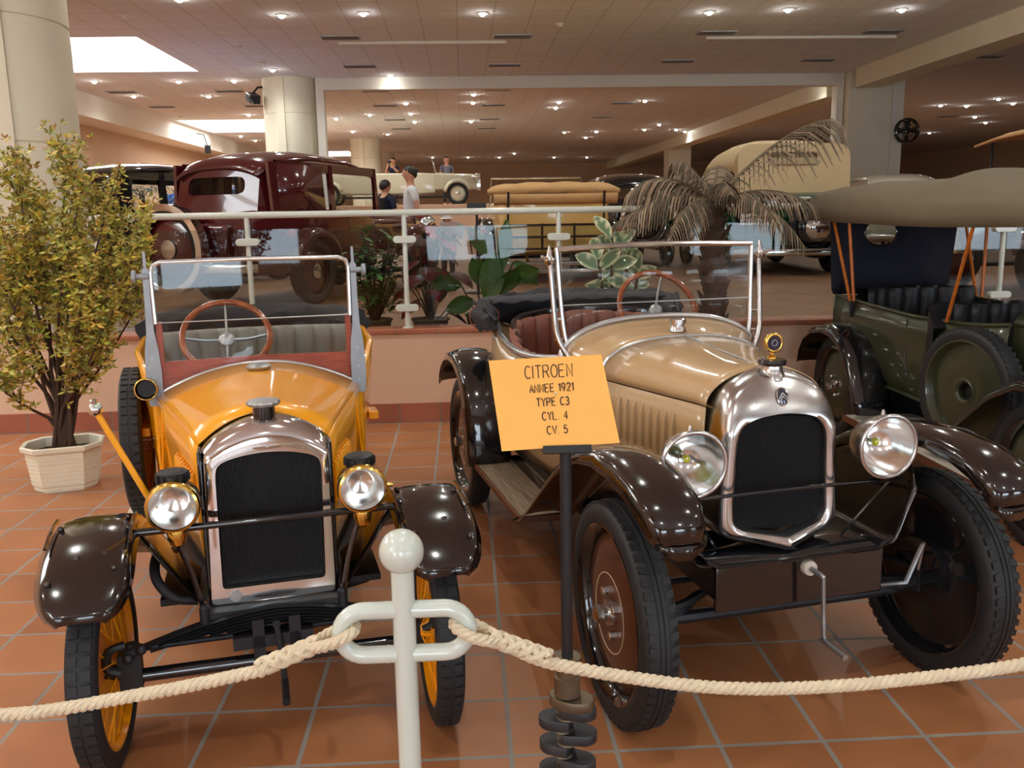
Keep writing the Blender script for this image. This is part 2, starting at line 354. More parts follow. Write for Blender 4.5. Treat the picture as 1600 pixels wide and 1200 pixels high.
# round columns: shaft with drum joints and a flat fin
def column(x,y,r,z0,nm,fin=None):
    m=MB(); prof=[(r,z0)]
    for z in (BACKZ+1.55,BACKZ+2.45,BACKZ+3.35):
        if z>z0+.1: prof+=[(r,z-.012),(r-.012,z-.006),(r-.012,z+.006),(r,z+.012)]
    prof.append((r,CEIL)); m.lathe(prof,(x,y,0),'z',56)
    if fin:
        a=fin; m.obox((x+math.cos(a)*(r+.01),y+math.sin(a)*(r+.01),(z0+CEIL)/2),(.03,.09,(CEIL-z0)/2),Euler((0,0,a)))
    return struct(m,nm,MT['column'],ang=30)
column(-3.66,7.42,.62,BACKZ,'column_1',-1.05)
column(-3.95,21.9,.62,BACKZ,'column_2',-1.75)
column(-3.9,38.0,.62,BACKZ,'column_3',-1.75)
column(-3.9,46.0,.62,BACKZ,'column_4',-1.75)
struct(MB().box(9.16,10.22,21.3,22.3,BACKZ,CEIL),'column_5',MT['column'],bevel=.02)
struct(MB().box(9.2,10.2,40,41,BACKZ,CEIL),'column_6',MT['column'],bevel=.02)
# stage at the far end
struct(MB().box(-6.5,3.0,29.2,34.5,BACKZ,1.9),'floor_stage',MT['plaster'],bevel=.02)
# ceiling vents
vents=[(-2.1,16.95),(1.0,16.95),(-2.1,20.06),(1.0,20.06),(-8.4,23.6),(-5.75,23.6),(-8.4,26.65),(-5.75,26.65),(4.7,16.75),(7.78,16.75),(4.7,19.75),(7.78,19.75),(-2.14,23.82),(-2.14,26.9),(-2.14,30.72),(-2.14,33.81),(1.0,23.8),(1.0,27.03),(1.0,30.87),(1.0,33.96),(4.8,26.91),(4.8,30.66),(11.36,19.5),(17.27,31.77)]
proto=None
for x,y in vents:
    if proto is None:
        proto=thing('ceiling_vent','rectangular grey slotted air vent set flush in the tiled ceiling','vent',group='ceiling air vents')
        m=MB(); 
        for s in (-1,1): m.box(-.34,.34,s*.16-.012,s*.16+.012,-.014,0); m.box(s*.34-.012,s*.34+.012,-.16,.16,-.014,0)
        m.obj('frame',MT['steel'],proto)
        m=MB()
        for k in range(9): m.obox((0,-.14+k*.035,-.008),(.33,.012,.004),Euler((.5,0,0)))
        m.obj('grille',MT['vent'],proto); o=proto
    else: o=copy_tree(proto)
    o.location=(x,y,CEIL)
# spotlights
pl=None; pu=None
def spot(lit):
    t=thing('ceiling_spotlight','small round recessed spotlight glowing in the tiled ceiling' if lit else 'small round recessed spotlight seen unlit in the tiled ceiling','light',group='lit ceiling spotlights' if lit else 'unlit ceiling spotlights')
    MB().lathe([(.052,0),(.085,0),(.09,-.008),(.085,-.014),(.056,-.014),(.052,0)],(0,0,0),'z',20,cap=(False,False)).obj('ring',MT['white'],t)
    MB().sphere((0,0,-.012),.052,14,(1,1,.8)).obj('bulb',MT['bulb'] if lit else MT['unlit'],t)
    return t
for x,y in LAMPS_SEEN+LAMPS_NEAR:
    if pl is None: pl=spot(True); o=pl
    else: o=copy_tree(pl)
    o.location=(x,y,CEIL-.002)
for x,y in LAMPS_UNLIT:
    if pu is None: pu=spot(False); o=pu
    else: o=copy_tree(pu)
    o.location=(x,y,CEIL-.002)
# thin white track rails under the ceiling
for nm,lb,a,b in (('track_rail','long thin white track rail under the ceiling, the one right of centre',(4.6,17.1),(8.2,17.0)),('track_rail','thin white track rail under the ceiling, left of centre',(-2.2,17.35),(.9,17.4))):
    o=MB().box(a[0],b[0],a[1]-.015,a[1]+.015,CEIL-.05,CEIL-.001).obj(nm,MT['white']); tag(o,lb,'rail')
# ---------------------------------------------------------------- balustrade on the parapet
bal=thing('glass_balustrade','cream tube balustrade with clamped glass panels along the low pink wall','railing',(0,WALLY+.06,.70))
RZ=1.535-.70
MB().tube([(-3.05,0,RZ),(20,0,RZ)],.024,14).obj('handrail',MT['rail'],bal)
pxs=[-2.66,-1.541,-.421,.70,1.82,2.94,4.06,5.18,6.3]
for x in pxs:
    p=MB().tube([(x,0,0),(x,0,RZ-.01)],.0185,12).lathe([(.04,0),(.04,.006),(.03,.012)],(x,0,0),'z',16).obj('post',MT['rail'],bal)
    for z in (.15,.645):
        m=MB(); pts=[]
        for k in range(9): a=PI/2+k*PI/8; pts.append((x-.058+.026*math.cos(a),z+.026*math.sin(a)))
        for k in range(9): a=-PI/2+k*PI/8; pts.append((x+.058+.026*math.cos(a),z+.026*math.sin(a)))
        m.prism(pts,-.03,.03); m.obj('glass_clamp',MT['rail'],p,bevel=.004)
ed=[-3.0]+pxs+[7.4]
for a,b in zip(ed,ed[1:]):
    MB().box(a+.026,b-.026,-.004,.004,.02,.735).obj('glass_panel',MT['glass'],bal)
# ---------------------------------------------------------------- small things fixed high up
t=thing('security_camera','dark box camera on a bracket beside the second round column','camera',(-4.72,21.5,4.25))
MB().obox((0,0,0),(.12,.2,.1),Euler((.3,0,.5))).obj('body',MT['blackmat'],t,bevel=.02)
MB().lathe([(.06,0),(.07,.05),(.07,.07)],(0,-.26,-.08),'y',14).obj('lens_hood',MT['black'],t)
MB().tube([(0,0,.1),(.1,.1,.25),(.25,.3,.28)],.025,8).obj('bracket',MT['blackmat'],t)
t=thing('wall_fan','round black wall fan fixed high on the square white pillar','fan',(10.55,21.25,3.32))
MB().torus((0,-.12,0),.27,.022,'y',40,8).torus((0,-.02,0),.27,.018,'y',40,8).torus((0,-.14,0),.14,.008,'y',30,6).obj('cage',MT['black'],t)
m=MB()
for k in range(24):
    a=k*2*PI/24; m.tube([(0.05*math.cos(a),-.15,.05*math.sin(a)),(.27*math.cos(a),-.12,.27*math.sin(a))],.005,5)
m.obj('guard_wire',MT['black'],t)
m=MB()
for k in range(4):
    a=k*PI/2
    m.grid([[(math.cos(a+w)*r,-.07+w*.09,math.sin(a+w)*r) for r in (.04,.14,.24)] for w in (-.35,0,.35)])
m.obj('blade',MT['blackmat'],t,solid=.006)
MB().lathe([(.02,-.16),(.07,-.15),(.09,-.05),(.09,.05)],(0,0,0),'y',20).tube([(0,.03,0),(-.1,.1,0)],.04,8).obj('motor',MT['black'],t)
t=thing('projector_lamp','small black floodlight hanging beside the left white bulkhead','light',(-8.95,33,4.0))
MB().obox((0,0,0),(.1,.1,.14),Euler((.2,0,.3))).tube([(0,0,.1),(-.1,0,.5),(-.34,0,.55)],.02,6).obj('body',MT['blackmat'],t,bevel=.02)
# ================================================================ car building blocks
def tread_blocks(m, R, rows, n, hw, hl, h=.004, slant=0):
    for k in range(n):
        for j,x in enumerate(rows):
            a=2*PI*(k+(.5 if False else 0))/n; c=Vector((x,R*math.cos(a),R*math.sin(a)))
            e=Vector((1,0,0)); t=Vector((0,-math.sin(a),math.cos(a))); nrm=Vector((0,math.cos(a),math.sin(a)))
            e2=e+t*slant*(1 if x>0 else -1)
            vs=[c+e2*(i*hw)+t*(q*hl)+nrm*(h*w) for w in (-1,1) for q in (-1,1) for i in (-1,1)]
            m.add(vs,[(0,2,3,1),(4,5,7,6),(0,1,5,4),(2,6,7,3),(0,4,6,2),(1,3,7,5)])
def tyre_mb(R, ri, hw, kind):
    m=MB(); n=64; mid=(R+ri)/2; hh=(R-ri)/2
    prof=[(ri,-hw*.62),(ri+hh*.35,-hw*.9),(mid+hh*.1,-hw),(R-hh*.35,-hw*.88),(R-hh*.08,-hw*.62),(R,-hw*.3),(R+.001,0),(R,hw*.3),(R-hh*.08,hw*.62),(R-hh*.35,hw*.88),(mid+hh*.1,hw),(ri+hh*.35,hw*.9),(ri,hw*.62)]
    m.lathe(prof,(0,0,0),'x',n,cap=(False,False))
    if kind=='blocks':
        tread_blocks(m,R-.001,(-hw*.42,hw*.42) if hw<.05 else (-hw*.6,-hw*.2,hw*.2,hw*.6),52,hw*.30 if hw<.05 else hw*.16,.0125,.005)
    elif kind=='slant':
        tread_blocks(m,R-.0045,(-hw*.56,hw*.56),58,hw*.22,.010,.005,.35)
        m.lathe([(R-.001,-hw*.24),(R+.0045,-hw*.22),(R+.0045,-hw*.06),(R-.001,-hw*.04)],(0,0,0),'x',n,cap=(False,False))
        m.lathe([(R-.001,hw*.04),(R+.0045,hw*.06),(R+.0045,hw*.22),(R-.001,hw*.24)],(0,0,0),'x',n,cap=(False,False))
    return m
def disc_wheel(par, loc, R, hw, disc, side, tread='slant', steer=0, inner='brownblack', line=True, rim='black', name='wheel'):
    """pressed disc wheel, its outer face towards +x (side=1) or -x (side=-1)"""
    ri=R*.765; k=R/.333
    m=MB().lathe([(ri*.93,.012),(ri*.80,.022),(ri*.52,.034),(ri*.36,.030),(.05*k,.028),(.045*k,.03)],(0,0,0),'x',48,cap=(False,True))
    w=m.obj(name, MT[disc], par, loc=loc, rot=(0,0,steer+(0 if side>0 else PI)), solid=.004)
    tyre_mb(R,ri,hw,tread).obj('tyre',MT['tyre'],w)
    m=MB().lathe([(ri*1.035,hw*.70),(ri*1.06,hw*.86),(ri*1.03,hw*.92),(ri*.985,hw*.72),(ri*.955,hw*.5),(ri*.93,.010),(ri*.93,-.014),(ri*.955,-hw*.5),(ri*.985,-hw*.72),(ri*1.03,-hw*.92),(ri*1.06,-hw*.86),(ri*1.035,-hw*.70)],(0,0,0),'x',48,cap=(False,False))
    m.lathe([(ri*.93,-.012),(ri*.7,-.004),(ri*.45,-.018),(ri*.44,-.05),(.03,-.055)],(0,0,0),'x',48,cap=(False,True))
    m.obj('rim',MT[rim],w)
    if line:
        MB().torus((.0335,0,0),ri*.47,.0022,'x',64,6).obj('pinstripe',MT['cream'],w)
    m=MB().lathe([(.040*k,.028),(.038*k,.042),(.024*k,.046),(.024*k,.058),(.019*k,.060)],(0,0,0),'x',24,cap=(False,True))
    m.lathe([(.027*k,.058),(.027*k,.078),(.020*k,.083),(.008,.084)],(0,0,0),'x',6)
    m.obj('hub',MT['nickel'],w)
    for q in range(4):
        a=q*PI/2+.5; c=(0,.066*k*math.cos(a),.066*k*math.sin(a))
        MB().lathe([(.013*k,.028),(.013*k,.046),(.009*k,.050),(.004,.051)],c,'x',6).obj('lug_nut',MT['nickel'],w)
    return w
def fender(par, name, mt, st, lip=.022, crown=.022, thick=.005, nu=12, name_in=None):
    """mudguard swept through stations (x_in, x_out, y, z, ny, nz): cross-section crowned, both edges turned down"""
    rows=[]
    P=[Vector(s[:4]) if False else s for s in st]
    m=len(P)
    for i,s in enumerate(P):
        a=P[max(i-1,0)]; b=P[min(i+1,m-1)]
        ty,tz=b[2]-a[2],b[3]-a[3]; L=math.hypot(ty,tz) or 1; ny,nz=tz/L,-ty/L
        if nz<0 and abs(nz)>.05 or (abs(nz)<=.05 and False): ny,nz=-ny,-nz
        # outward normal: away from the wheel (stored when given)
        if len(s)>4: ny,nz=s[4],s[5]
        row=[]; xi,xo=s[0],s[1]
        w=s[6] if len(s)>6 else 1.0
        for k in range(nu+1):
            t=k/nu; u=2*t-1; h=crown*w*(1-abs(u)**2.4)
            if k==0 or k==nu: h-=lip*w
            x=lerp(xi,xo,t); row.append((x,s[2]+ny*h,s[3]+nz*h))
        rows.append(row)
    return MB().grid(rows).obj(name, mt, par, solid=thick, ang=50)
def polar(poly, c, n, y):
    """n points on polygon (x,z) seen from centre c"""
    out=[]; m=len(poly)
    for k in range(n):
        a=2*PI*k/n+1e-4; dx,dz=math.cos(a),math.sin(a); best=None
        for i in range(m):
            x1,z1=poly[i][0]-c[0],poly[i][1]-c[1]; x2,z2=poly[(i+1)%m][0]-c[0],poly[(i+1)%m][1]-c[1]
            ex,ez=x2-x1,z2-z1; det=dx*(-ez)+ex*dz
            if abs(det)<1e-9: continue
            t=(x1*(-ez)+ex*z1)/det; s=(dx*z1-dz*x1)/det
            if t>0 and -1e-6<=s<=1+1e-6 and (best is None or t<best): best=t
        out.append((c[0]+dx*best,y,c[1]+dz*best))
    return out
def round_poly(pts, r, n=6):
    """round the corners of polygon; pts entries (x,z[,radius])"""
    out=[]; m=len(pts)
    for i,p in enumerate(pts):
        rr=p[2] if len(p)>2 else r
        P=Vector(p[:2]); A=Vector(pts[i-1][:2]); B=Vector(pts[(i+1)%m][:2])
        d1=(A-P); d2=(B-P); k1=min(rr,d1.length*.48); k2=min(rr,d2.length*.48)
        a=P+d1.normalized()*k1; b=P+d2.normalized()*k2
        for q in range(n+1):
            t=q/n; v=a*(1-t)**2+P*2*t*(1-t)+b*t*t; out.append((v.x,v.y))
    return out
def spoke_steering(par, c, R, tilt, name, spokes=3, rot0=0, rim='wheelwood', sp='steel', lean=0):
    w=bpy.data.objects.new(name,None); COL.objects.link(w); w.parent=par; w.location=c; w.rotation_euler=(tilt,lean,0)
    MB().torus((0,0,0),R,.0125,'z',56,10).obj('rim',MT[rim],w)
    m=MB()
    for k in range(spokes):
        a=rot0+k*2*PI/spokes; m.tube([(0,0,-.03),(R*.5*math.cos(a),R*.5*math.sin(a),-.028),(R*.97*math.cos(a),R*.97*math.sin(a),-.004)],[.010,.009,.007],8,flat=.6)
    m.lathe([(.028,-.045),(.03,-.02),(.022,-.012),(.008,-.008)],(0,0,0),'z',20)
    m.tube([(0,0,-.04),(0,0,-.5)],.014,10)
    m.obj('spokes_and_column',MT[sp],w); return w
def pleated(par, name, mt, path, z0, z1, puff=.018, pleat=.075, lean=None, nz=9, top=.03, close=True):
    """upholstered back: follows a plan path (x,y), pleats run up and down"""
    P=spline([(p[0],p[1],0) for p in path],14); L=[0]
    for a,b in zip(P,P[1:]): L.append(L[-1]+(b-a).length)
    rows=[]; 
    for i,p in enumerate(P):
        a=P[max(i-1,0)]; b=P[min(i+1,len(P)-1)]; t=(b-a).normalized(); nrm=Vector((-t.y,t.x,0))
        f=abs(math.sin(PI*L[i]/pleat)); row=[]
        for k in range(nz+1):
            u=k/nz; d=puff*(f**.6)*min(1,u*5)*(1 if u<.85 else 1)+top*math.sqrt(max(0,1-((u-.0)/1.0)**6))
            q=p+nrm*(d-top); z=lerp(z0,z1,u)+ (lean or 0)*0
            row.append((q.x,q.y,z))
        row.append((p.x-nrm.x*.02,p.y-nrm.y*.02,z1+.006)); row.append((p.x-nrm.x*.05,p.y-nrm.y*.05,z1-.02))
        rows.append(row)
    # finer pleat sampling
    return MB().grid(rows).obj(name,mt,par,ang=60)
def pleats(par,name,mt,path,z0,z1,pitch,puff=.02,back=.06,ztab=None,zn=8):
    P=spline([(p[0],p[1],0) for p in path],24); L=[0]
    for a,b in zip(P,P[1:]): L.append(L[-1]+(b-a).length)
    tot=L[-1]; N=max(2,round(tot/pitch)); m=MB(); sub=6
    def pt(s):
        for i in range(len(L)-1):
            if s<=L[i+1] or i==len(L)-2:
                t=(s-L[i])/max(1e-9,L[i+1]-L[i]); p=P[i].lerp(P[i+1],min(1,t)); tt=(P[i+1]-P[i]).normalized(); return p,Vector((-tt.y,tt.x,0))
    rows=[]
    for j in range(N*sub+1):
        s=tot*j/(N*sub); p,n=pt(s); f=abs(math.sin(PI*j/sub)); dz=interp(ztab,s/tot) if ztab else 0
        row=[]
        for k in range(zn+1):
            u=k/zn; q=p+n*(puff*(f**.5)); row.append((q.x,q.y,lerp(z0,z1+dz,u)))
        q=p+n*(puff*f*.6); row.append((q.x-n.x*.012,q.y-n.y*.012,z1+dz+.012+.006*f))
        q=p-n*back; row.append((q.x,q.y,z1+dz+.008)); row.append((q.x,q.y,z0))
        rows.append(row)
    return m.grid(rows).obj(name,mt,par,ang=50)
def text_mesh(txt, size, mt, name, parent, M4, extr=.0006, align='CENTER', bold=0):
    c=bpy.data.curves.new('t','FONT'); c.body=txt; c.size=size; c.extrude=extr; c.align_x=align; c.align_y='CENTER'; c.offset=bold; c.resolution_u=4
    o=bpy.data.objects.new('t',c); COL.objects.link(o); dg=bpy.context.evaluated_depsgraph_get()
    me=bpy.data.meshes.new_from_object(o.evaluated_get(dg)); bpy.data.objects.remove(o); bpy.data.curves.remove(c)
    me.materials.clear(); me.materials.append(mt); me.transform(M4)
    q=bpy.data.objects.new(name,me); COL.objects.link(q)
    if parent: q.parent=parent
    return q
# ================================================================ beige open tourer
A_C=math.radians(11.5)
c3=thing('vintage_car','beige open touring car with polished radiator, big silver headlamps and brown disc wheels','car',(.974,2.567,0),A_C)
TR,WB,R3=.545,2.156,.333
for sx in (-1,1):
    disc_wheel(c3,(sx*TR,0,R3),R3,.053,'brown_disc',sx,'slant',steer=-.015)
    disc_wheel(c3,(sx*TR,WB,R3),R3,.053,'brown_disc',sx,'slant')
# radiator
out=round_poly([(-.212,.532,.05),(0,.495,.02),(.212,.532,.05),(.196,.88,.25),(.165,.985,.12),(.06,1.034,.08),(0,1.04,.06),(-.06,1.034,.08),(-.165,.985,.12),(-.196,.88,.25)],.05)
inn=round_poly([(-.160,.562,.045),(0,.538,.015),(.160,.562,.045),(.148,.865,.06),(.10,.897,.06),(0,.908,.03),(-.10,.897,.06),(-.148,.865,.06)],.04)
cc=(0,.74); n=160
def sc(poly,k,dy,y):
    r=polar(poly,cc,n,0); o=[]
    for (x,_,z) in r:
        hx,hz=x-cc[0],z-cc[1]; rr=math.hypot(hx,hz); q=(rr-k)/rr
        zz=cc[1]+hz*q; lean=max(0,zz-.86)*dy; o.append((cc[0]+hx*q,y+lean,zz))
    return o
rings=[sc(inn,0,0,.055),sc(inn,0,0,.012),sc(inn,-.006,0,.004),sc(inn,-.016,.1,.001)]
a=sc(out,.026,.28,.002); rings+=[a,sc(out,.012,.33,.008),sc(out,.003,.36,.022),sc(out,0,.36,.04),sc(out,0,.05,.16)]
RO=(-.018,0,-.013)
rings=[[(x,y-.075*max(0,1-abs(x)/.2)*max(0,min(1,(.64-z)/.14)),z) for x,y,z in r] for r in rings]
MB().loft(rings,True,(False,False)).obj('radiator_shell',MT['nickel'],c3,ang=60,loc=RO)
m=MB().prism(inn,.045,.06)
for k in range(66):
    x=-.158+k*.316/65
    zt=interp([(-.155,.86),(-.10,.897),(0,.906),(.10,.897),(.155,.86)],x)-.006; zb=interp([(-.16,.575),(-.12,.556),(0,.54),(.12,.556),(.16,.575)],x)
    m.box(x-.0009,x+.0009,.028,.046,zb,zt)
m.obj('radiator_core',MT['core'],c3,smooth=False,loc=RO)
bd=MB().lathe([(.0,-.006),(.0285,-.005),(.0285,.002),(.024,.004),(.0,.0045)],(0,0,0),'z',32,.66,1).obj('badge',MT['enamel'],c3,loc=(RO[0],.020,.949),rot=(PI/2-.34,0,0))
MB().torus((0,0,.002),.0275,.0022,'z',40,8,.66,1).obj('badge_rim',MT['chrome'],bd)
for dz in (-.004,-.014):
    m=MB()
    for s in (-1,1): m.add([(0,dz+.016,.0048),(s*.0155,dz-.001,.0048),(s*.0155,dz-.0065,.0048),(0,dz+.0105,.0048),(0,dz+.016,.0072),(s*.0155,dz-.001,.0062),(s*.0155,dz-.0065,.0062),(0,dz+.0105,.0072)],[(0,1,2,3),(4,5,6,7),(0,1,5,4),(2,3,7,6),(1,2,6,5)])
    m.obj('chevron',MT['chrome'],bd,smooth=False)
m=MB().lathe([(.046,1.005),(.040,1.022),(.034,1.03),(.033,1.048),(.036,1.049)],(0,.085,0),'z',28)
m.obj('filler_neck',MT['nickel'],c3,loc=RO)
cap=MB().lathe([(.030,1.048),(.041,1.05),(.044,1.058),(.041,1.067),(.022,1.070),(.0,1.070)],(0,.085,0),'z',28).obj('radiator_cap',MT['black'],c3,loc=RO)
m=MB().lathe([(.017,1.069),(.016,1.074),(.007,1.08),(.007,1.092)],(0,.085,0),'z',18)
m.torus((0,.078,1.118),.026,.0055,'y',36,10).lathe([(.0265,.078),(.0265,.094),(.018,.097)],(0,0,1.118),'y',30)
m.obj('temperature_gauge',MT['brass'],cap)
MB().lathe([(.0,.0735),(.023,.0735),(.023,.08)],(0,0,1.118),'y',30).obj('gauge_face',MT['enamel'],cap)
MB().torus((0,.0728,1.118),.009,.0012,'y',24,6).obj('gauge_mark',MT['steel'],cap)
MB().lathe([(.018,.0),(.02,-.006),(.014,-.009),(.0,-.010)],(.05,.045,.518),'y',16).obj('drain_plug',MT['nickel'],c3,loc=(RO[0],-.05,RO[2]))
# bonnet and scuttle: stations (y, half width at seam, seam z, top z)
ST=[(.12,.203,.925,1.036),(.17,.207,.923,1.036),(.30,.235,.917,1.030),(.45,.265,.910,1.034),(.60,.300,.904,1.038),(.735,.335,.902,1.042)]
SC=[(.735,.335,.902,1.042),(.80,.352,.905,1.052),(.87,.375,.915,1.066),(.93,.40,.93,1.082),(.955,.415,.94,1.088)]
def arch(y,hw,zs,zt,n=24,e=2.35):
    row=[]
    for k in range(n+1):
        a=PI*k/n; c,s=math.cos(a),math.sin(a)
        row.append((-hw*math.copysign(abs(c)**(2/e),c),y,zs+(zt-zs)*abs(s)**(2/e)))
    return row
def bo(y): return lerp(1,0,(y-.1)/.635)
MB().grid([[(x+RO[0]*bo(s[0]),y,z+RO[2]*bo(s[0])) for x,y,z in arch(*s,24,lerp(1.9,2.35,max(0,min(1,(s[0]-.12)/.3))))] for s in ST]).obj('bonnet_top',MT['beige'],c3,solid=.004,ang=60)
MB().grid([arch(*s) for s in SC]).obj('scuttle',MT['beige'],c3,solid=.004,ang=60)
for nm,st,dr,rr in (('bonnet_strip',(.735,.335,.902,1.042),.002,.0075),('scuttle_bead',(.962,.418,.925,1.092),.004,.013)):
    row=[Vector(p) for p in arch(*st,n=36)]; row=[(p.x*1.006,p.y,p.z+dr) for p in row]
    MB().tube(row,rr,8).obj(nm,MT['silver'],c3)
MB().tube([(RO[0],.12,1.022),(RO[0]*.45,.45,1.0305),(0,.735,1.0445)],.0035,8).obj('bonnet_hinge',MT['steel'],c3)
# filler on the scuttle
MB().lathe([(.034,1.055),(.030,1.07),(.026,1.075),(.026,1.082)],(0,.80,0),'z',24).lathe([(.030,1.082),(.033,1.084)]+[(.033,1.10),(.028,1.105),(0,1.106)],(0,.80,0),'z',12).obj('fuel_cap',MT['nickel'],c3)
for s in (-1,1):
    rows=[]
    for (y,hw,zs,zt) in ST+SC[1:4]:
        k=max(0,bo(y)); rows.append([(px_+RO[0]*k,y,pz_+(RO[2]*k if pz_>.8 else 0)) for px_,pz_ in ((s*hw,zs-.004),(s*(hw+.004),zs-.10),(s*(hw+.002),.70),(s*(hw-.004),.56),(s*(hw-.02),.44))])
    b=MB().grid(rows[:6]).obj('bonnet_side',MT['beige_shaded'],c3,solid=.004)
    for k in range(8):
        y=.28+k*.046; hw=interp([(.12,.203),(.30,.235),(.45,.265),(.735,.335)],y)+.004-.018*s*bo(y)
        m=MB().tube([(s*hw,y,.70),(s*(hw+.006),y,.72),(s*(hw+.006),y,.83),(s*hw,y,.855)],[.004,.010,.010,.004],8,flat=.8)
        m.obj('louvre',MT['beige_shaded'],b)
    MB().grid(rows[5:]).obj('scuttle_side',MT['beige_shaded'],c3,solid=.004)
# body tub
HW=[(.93,.40),(1.2,.435),(1.5,.455),(1.8,.455),(2.05,.43),(2.3,.35),(2.45,.24),(2.52,.12)]
RAIL=[(.93,.945),(1.05,.925),(1.3,.895),(1.55,.89),(1.75,.91),(1.9,.955),(2.05,.985),(2.3,.95),(2.52,.88)]
for s in (-1,1):
    rows=[]
    ys=[.93,1.0,1.1,1.2,1.35,1.5,1.65,1.8,1.92,2.05,2.18,2.3,2.4,2.48,2.52]
    for y in ys:
        hw=interp(HW,y); zr=interp(RAIL,y)
        rows.append([(s*hw,y,zr),(s*(hw+.012),y,lerp(zr,.4,.3)),(s*(hw+.008),y,lerp(zr,.4,.6)),(s*(hw-.015),y,.47),(s*(hw-.05),y,.40)])
    MB().grid(rows).obj('body_side',MT['beige_shaded'],c3,solid=.006)
    pts=[(s*(interp(HW,y)-.006),y,interp(RAIL,y)+.006) for y in ys[:-1]]
    MB().tube(spline(pts,3),.017,10,flat=1.0).obj('body_rail',MT['silver'],c3)
MB().add([(-.1,2.52,.88),(.1,2.52,.88),(.1,2.52,.40),(-.1,2.52,.40)],[(0,1,2,3)]).obj('body_tail',MT['beige_shaded'],c3,solid=.006)
MB().box(-.40,.40,.74,2.4,.36,.40).obj('floor_pan',MT['blackmat'],c3)
MB().box(-.38,.38,.96,.975,.45,1.0).obj('dashboard',MT['blackmat'],c3)
# seats
pleats(c3,'rear_seat_back',MT['leather'],[(.40,1.35),(.415,1.62),(.36,1.82),(.2,1.90),(0,1.92),(-.2,1.90),(-.36,1.82),(-.415,1.62),(-.40,1.35)],.55,.93,.085,.022,.03,[(0,-.04),(.12,-.035),(.28,.055),(.5,.085),(.72,.055),(.88,-.035),(1,-.04)])
MB().box(-.38,.38,1.35,1.88,.45,.62).obj('seat_cushion',MT['leather'],c3,bevel=.05,segs=4)
pts=[(x,y,z) for x,y,z in ((.405,1.62,.90),(.375,1.84,.995),(.2,1.935,1.025),(0,1.955,1.032),(-.2,1.935,1.025),(-.375,1.84,.995),(-.405,1.62,.90))]
MB().tube(spline(pts,6),.018,8).obj('seat_piping',MT['black'],c3)
# folded hood wrapped round the tail
random.seed(3)
rows=[]; N=44
for i in range(N+1):
    t=i/N; a=-PI*.08+t*PI*1.16; x=-math.cos(a)*.50; y=1.93+math.sin(a)*.32
    w=.055+.05*math.sin(PI*t)**.5; ring=[]
    end=1 if .06<t<.94 else .55
    for k in range(16):
        b=2*PI*k/16; rr=(1+.16*math.sin(5*b+i*.35)+.10*math.sin(3*b-i*.8)+.06*random.uniform(-1,1))*end
        dx=math.cos(b)*.058*rr; dz=math.sin(b)*.072*rr*(1.15 if math.sin(b)<0 else .9)
        ox,oy=-math.cos(a),math.sin(a)
        ring.append((x+ox*dx,y+oy*dx,1.02+.02*math.sin(PI*t)+dz-(.02 if end<1 else 0)))
    rows.append(ring)
hd=MB().loft(rows).obj('folded_hood',MT['greycanvas'],c3,ang=70)
MB().grid([[(-.46+.92*u,1.93+.10*v+.20*math.sin(PI*u)*(.35+.65*v),1.075+.02*math.sin(PI*v)+.006*math.sin(u*40+v*9)) for u in [q/24 for q in range(25)]] for v in (0,.25,.5,.75,1)]).obj('hood_cover',MT['greycanvas'],hd,solid=.01)
for s in (-1,1):
    MB().tube([(s*.525,2.07,1.075),(s*.52,1.95,1.065),(s*.475,1.80,1.0)],.015,8,flat=.6).obj('hood_iron',MT['iron'],hd)
MB().torus((-.50,1.95,1.012),.074,.004,'y',24,6,.85,1).obj('hood_strap',MT['leather'],hd)
# windscreen
for s in (-1,1):
    MB().tube(spline([(s*.345,.945,.955),(s*.385,.958,.985),(s*.402,.97,1.05),(s*.412,.99,1.2),(s*.420,1.005,1.375)],5),.0105,10).obj('windscreen_frame',MT['nickel'],c3)
    p=MB().tube(spline([(s*.365,.90,.925),(s*.405,.925,.965),(s*.435,.945,1.03),(s*.443,.965,1.12),(s*.450,.995,1.335)],5),[.011]*20+[.0085],10)
    p.lathe([(.016,0),(.019,.05),(.014,.06)],(s*.35,.895,.895),'z',12)
    p=p.obj('windscreen_stanchion',MT['nickel'],c3)
    for z,w in ((1.02,.41),(1.10,.42)): MB().tube([(s*(w-.01),.975,z),(s*(w+.03),.965,z)],.006,8).obj('bracket',MT['nickel'],p)
    m=MB().lathe([(.004,1.30),(.02,1.318),(.022,1.33),(.012,1.345),(.009,1.365),(.004,1.385)],(s*.452,.995,0),'z',14)
    m.tube([(s*.45,.985,1.33),(s*.49,.975,1.345)],.006,8); m.obj('clamp_knob',MT['nickel'],p)
m=MB().tube([(-.420,1.005,1.368),(-.21,1.0,1.378),(0,.998,1.381),(.21,1.0,1.378),(.420,1.005,1.372)],.011,8,flat=1.2); m.obj('windscreen_top_bar',MT['nickel'],c3)
MB().add([(-.41,1.0,1.375),(.41,1.0,1.375),(.402,.985,1.150),(-.402,.985,1.150)],[(0,1,2,3)]).obj('upper_glass',MT['clear'],c3,solid=.004)
MB().tube([(-.405,.983,1.152),(.405,.983,1.152)],.0028,6).obj('glass_edge',MT['steel'],c3)
MB().add([(-.40,.99,1.158)]+[(x,.975,z) for x,z in ((-.385,1.0),(-.33,1.055),(-.2,1.085),(0,1.095),(.2,1.085),(.33,1.055),(.385,1.0))]+[(.40,.99,1.158)],[(0,1,2,3,4,5,6,7,8)]).obj('lower_glass',MT['clear'],c3,solid=.004)
spoke_steering(c3,(.095,1.20,1.10),.172,math.radians(58),'steering_wheel',3,PI/3+.2)
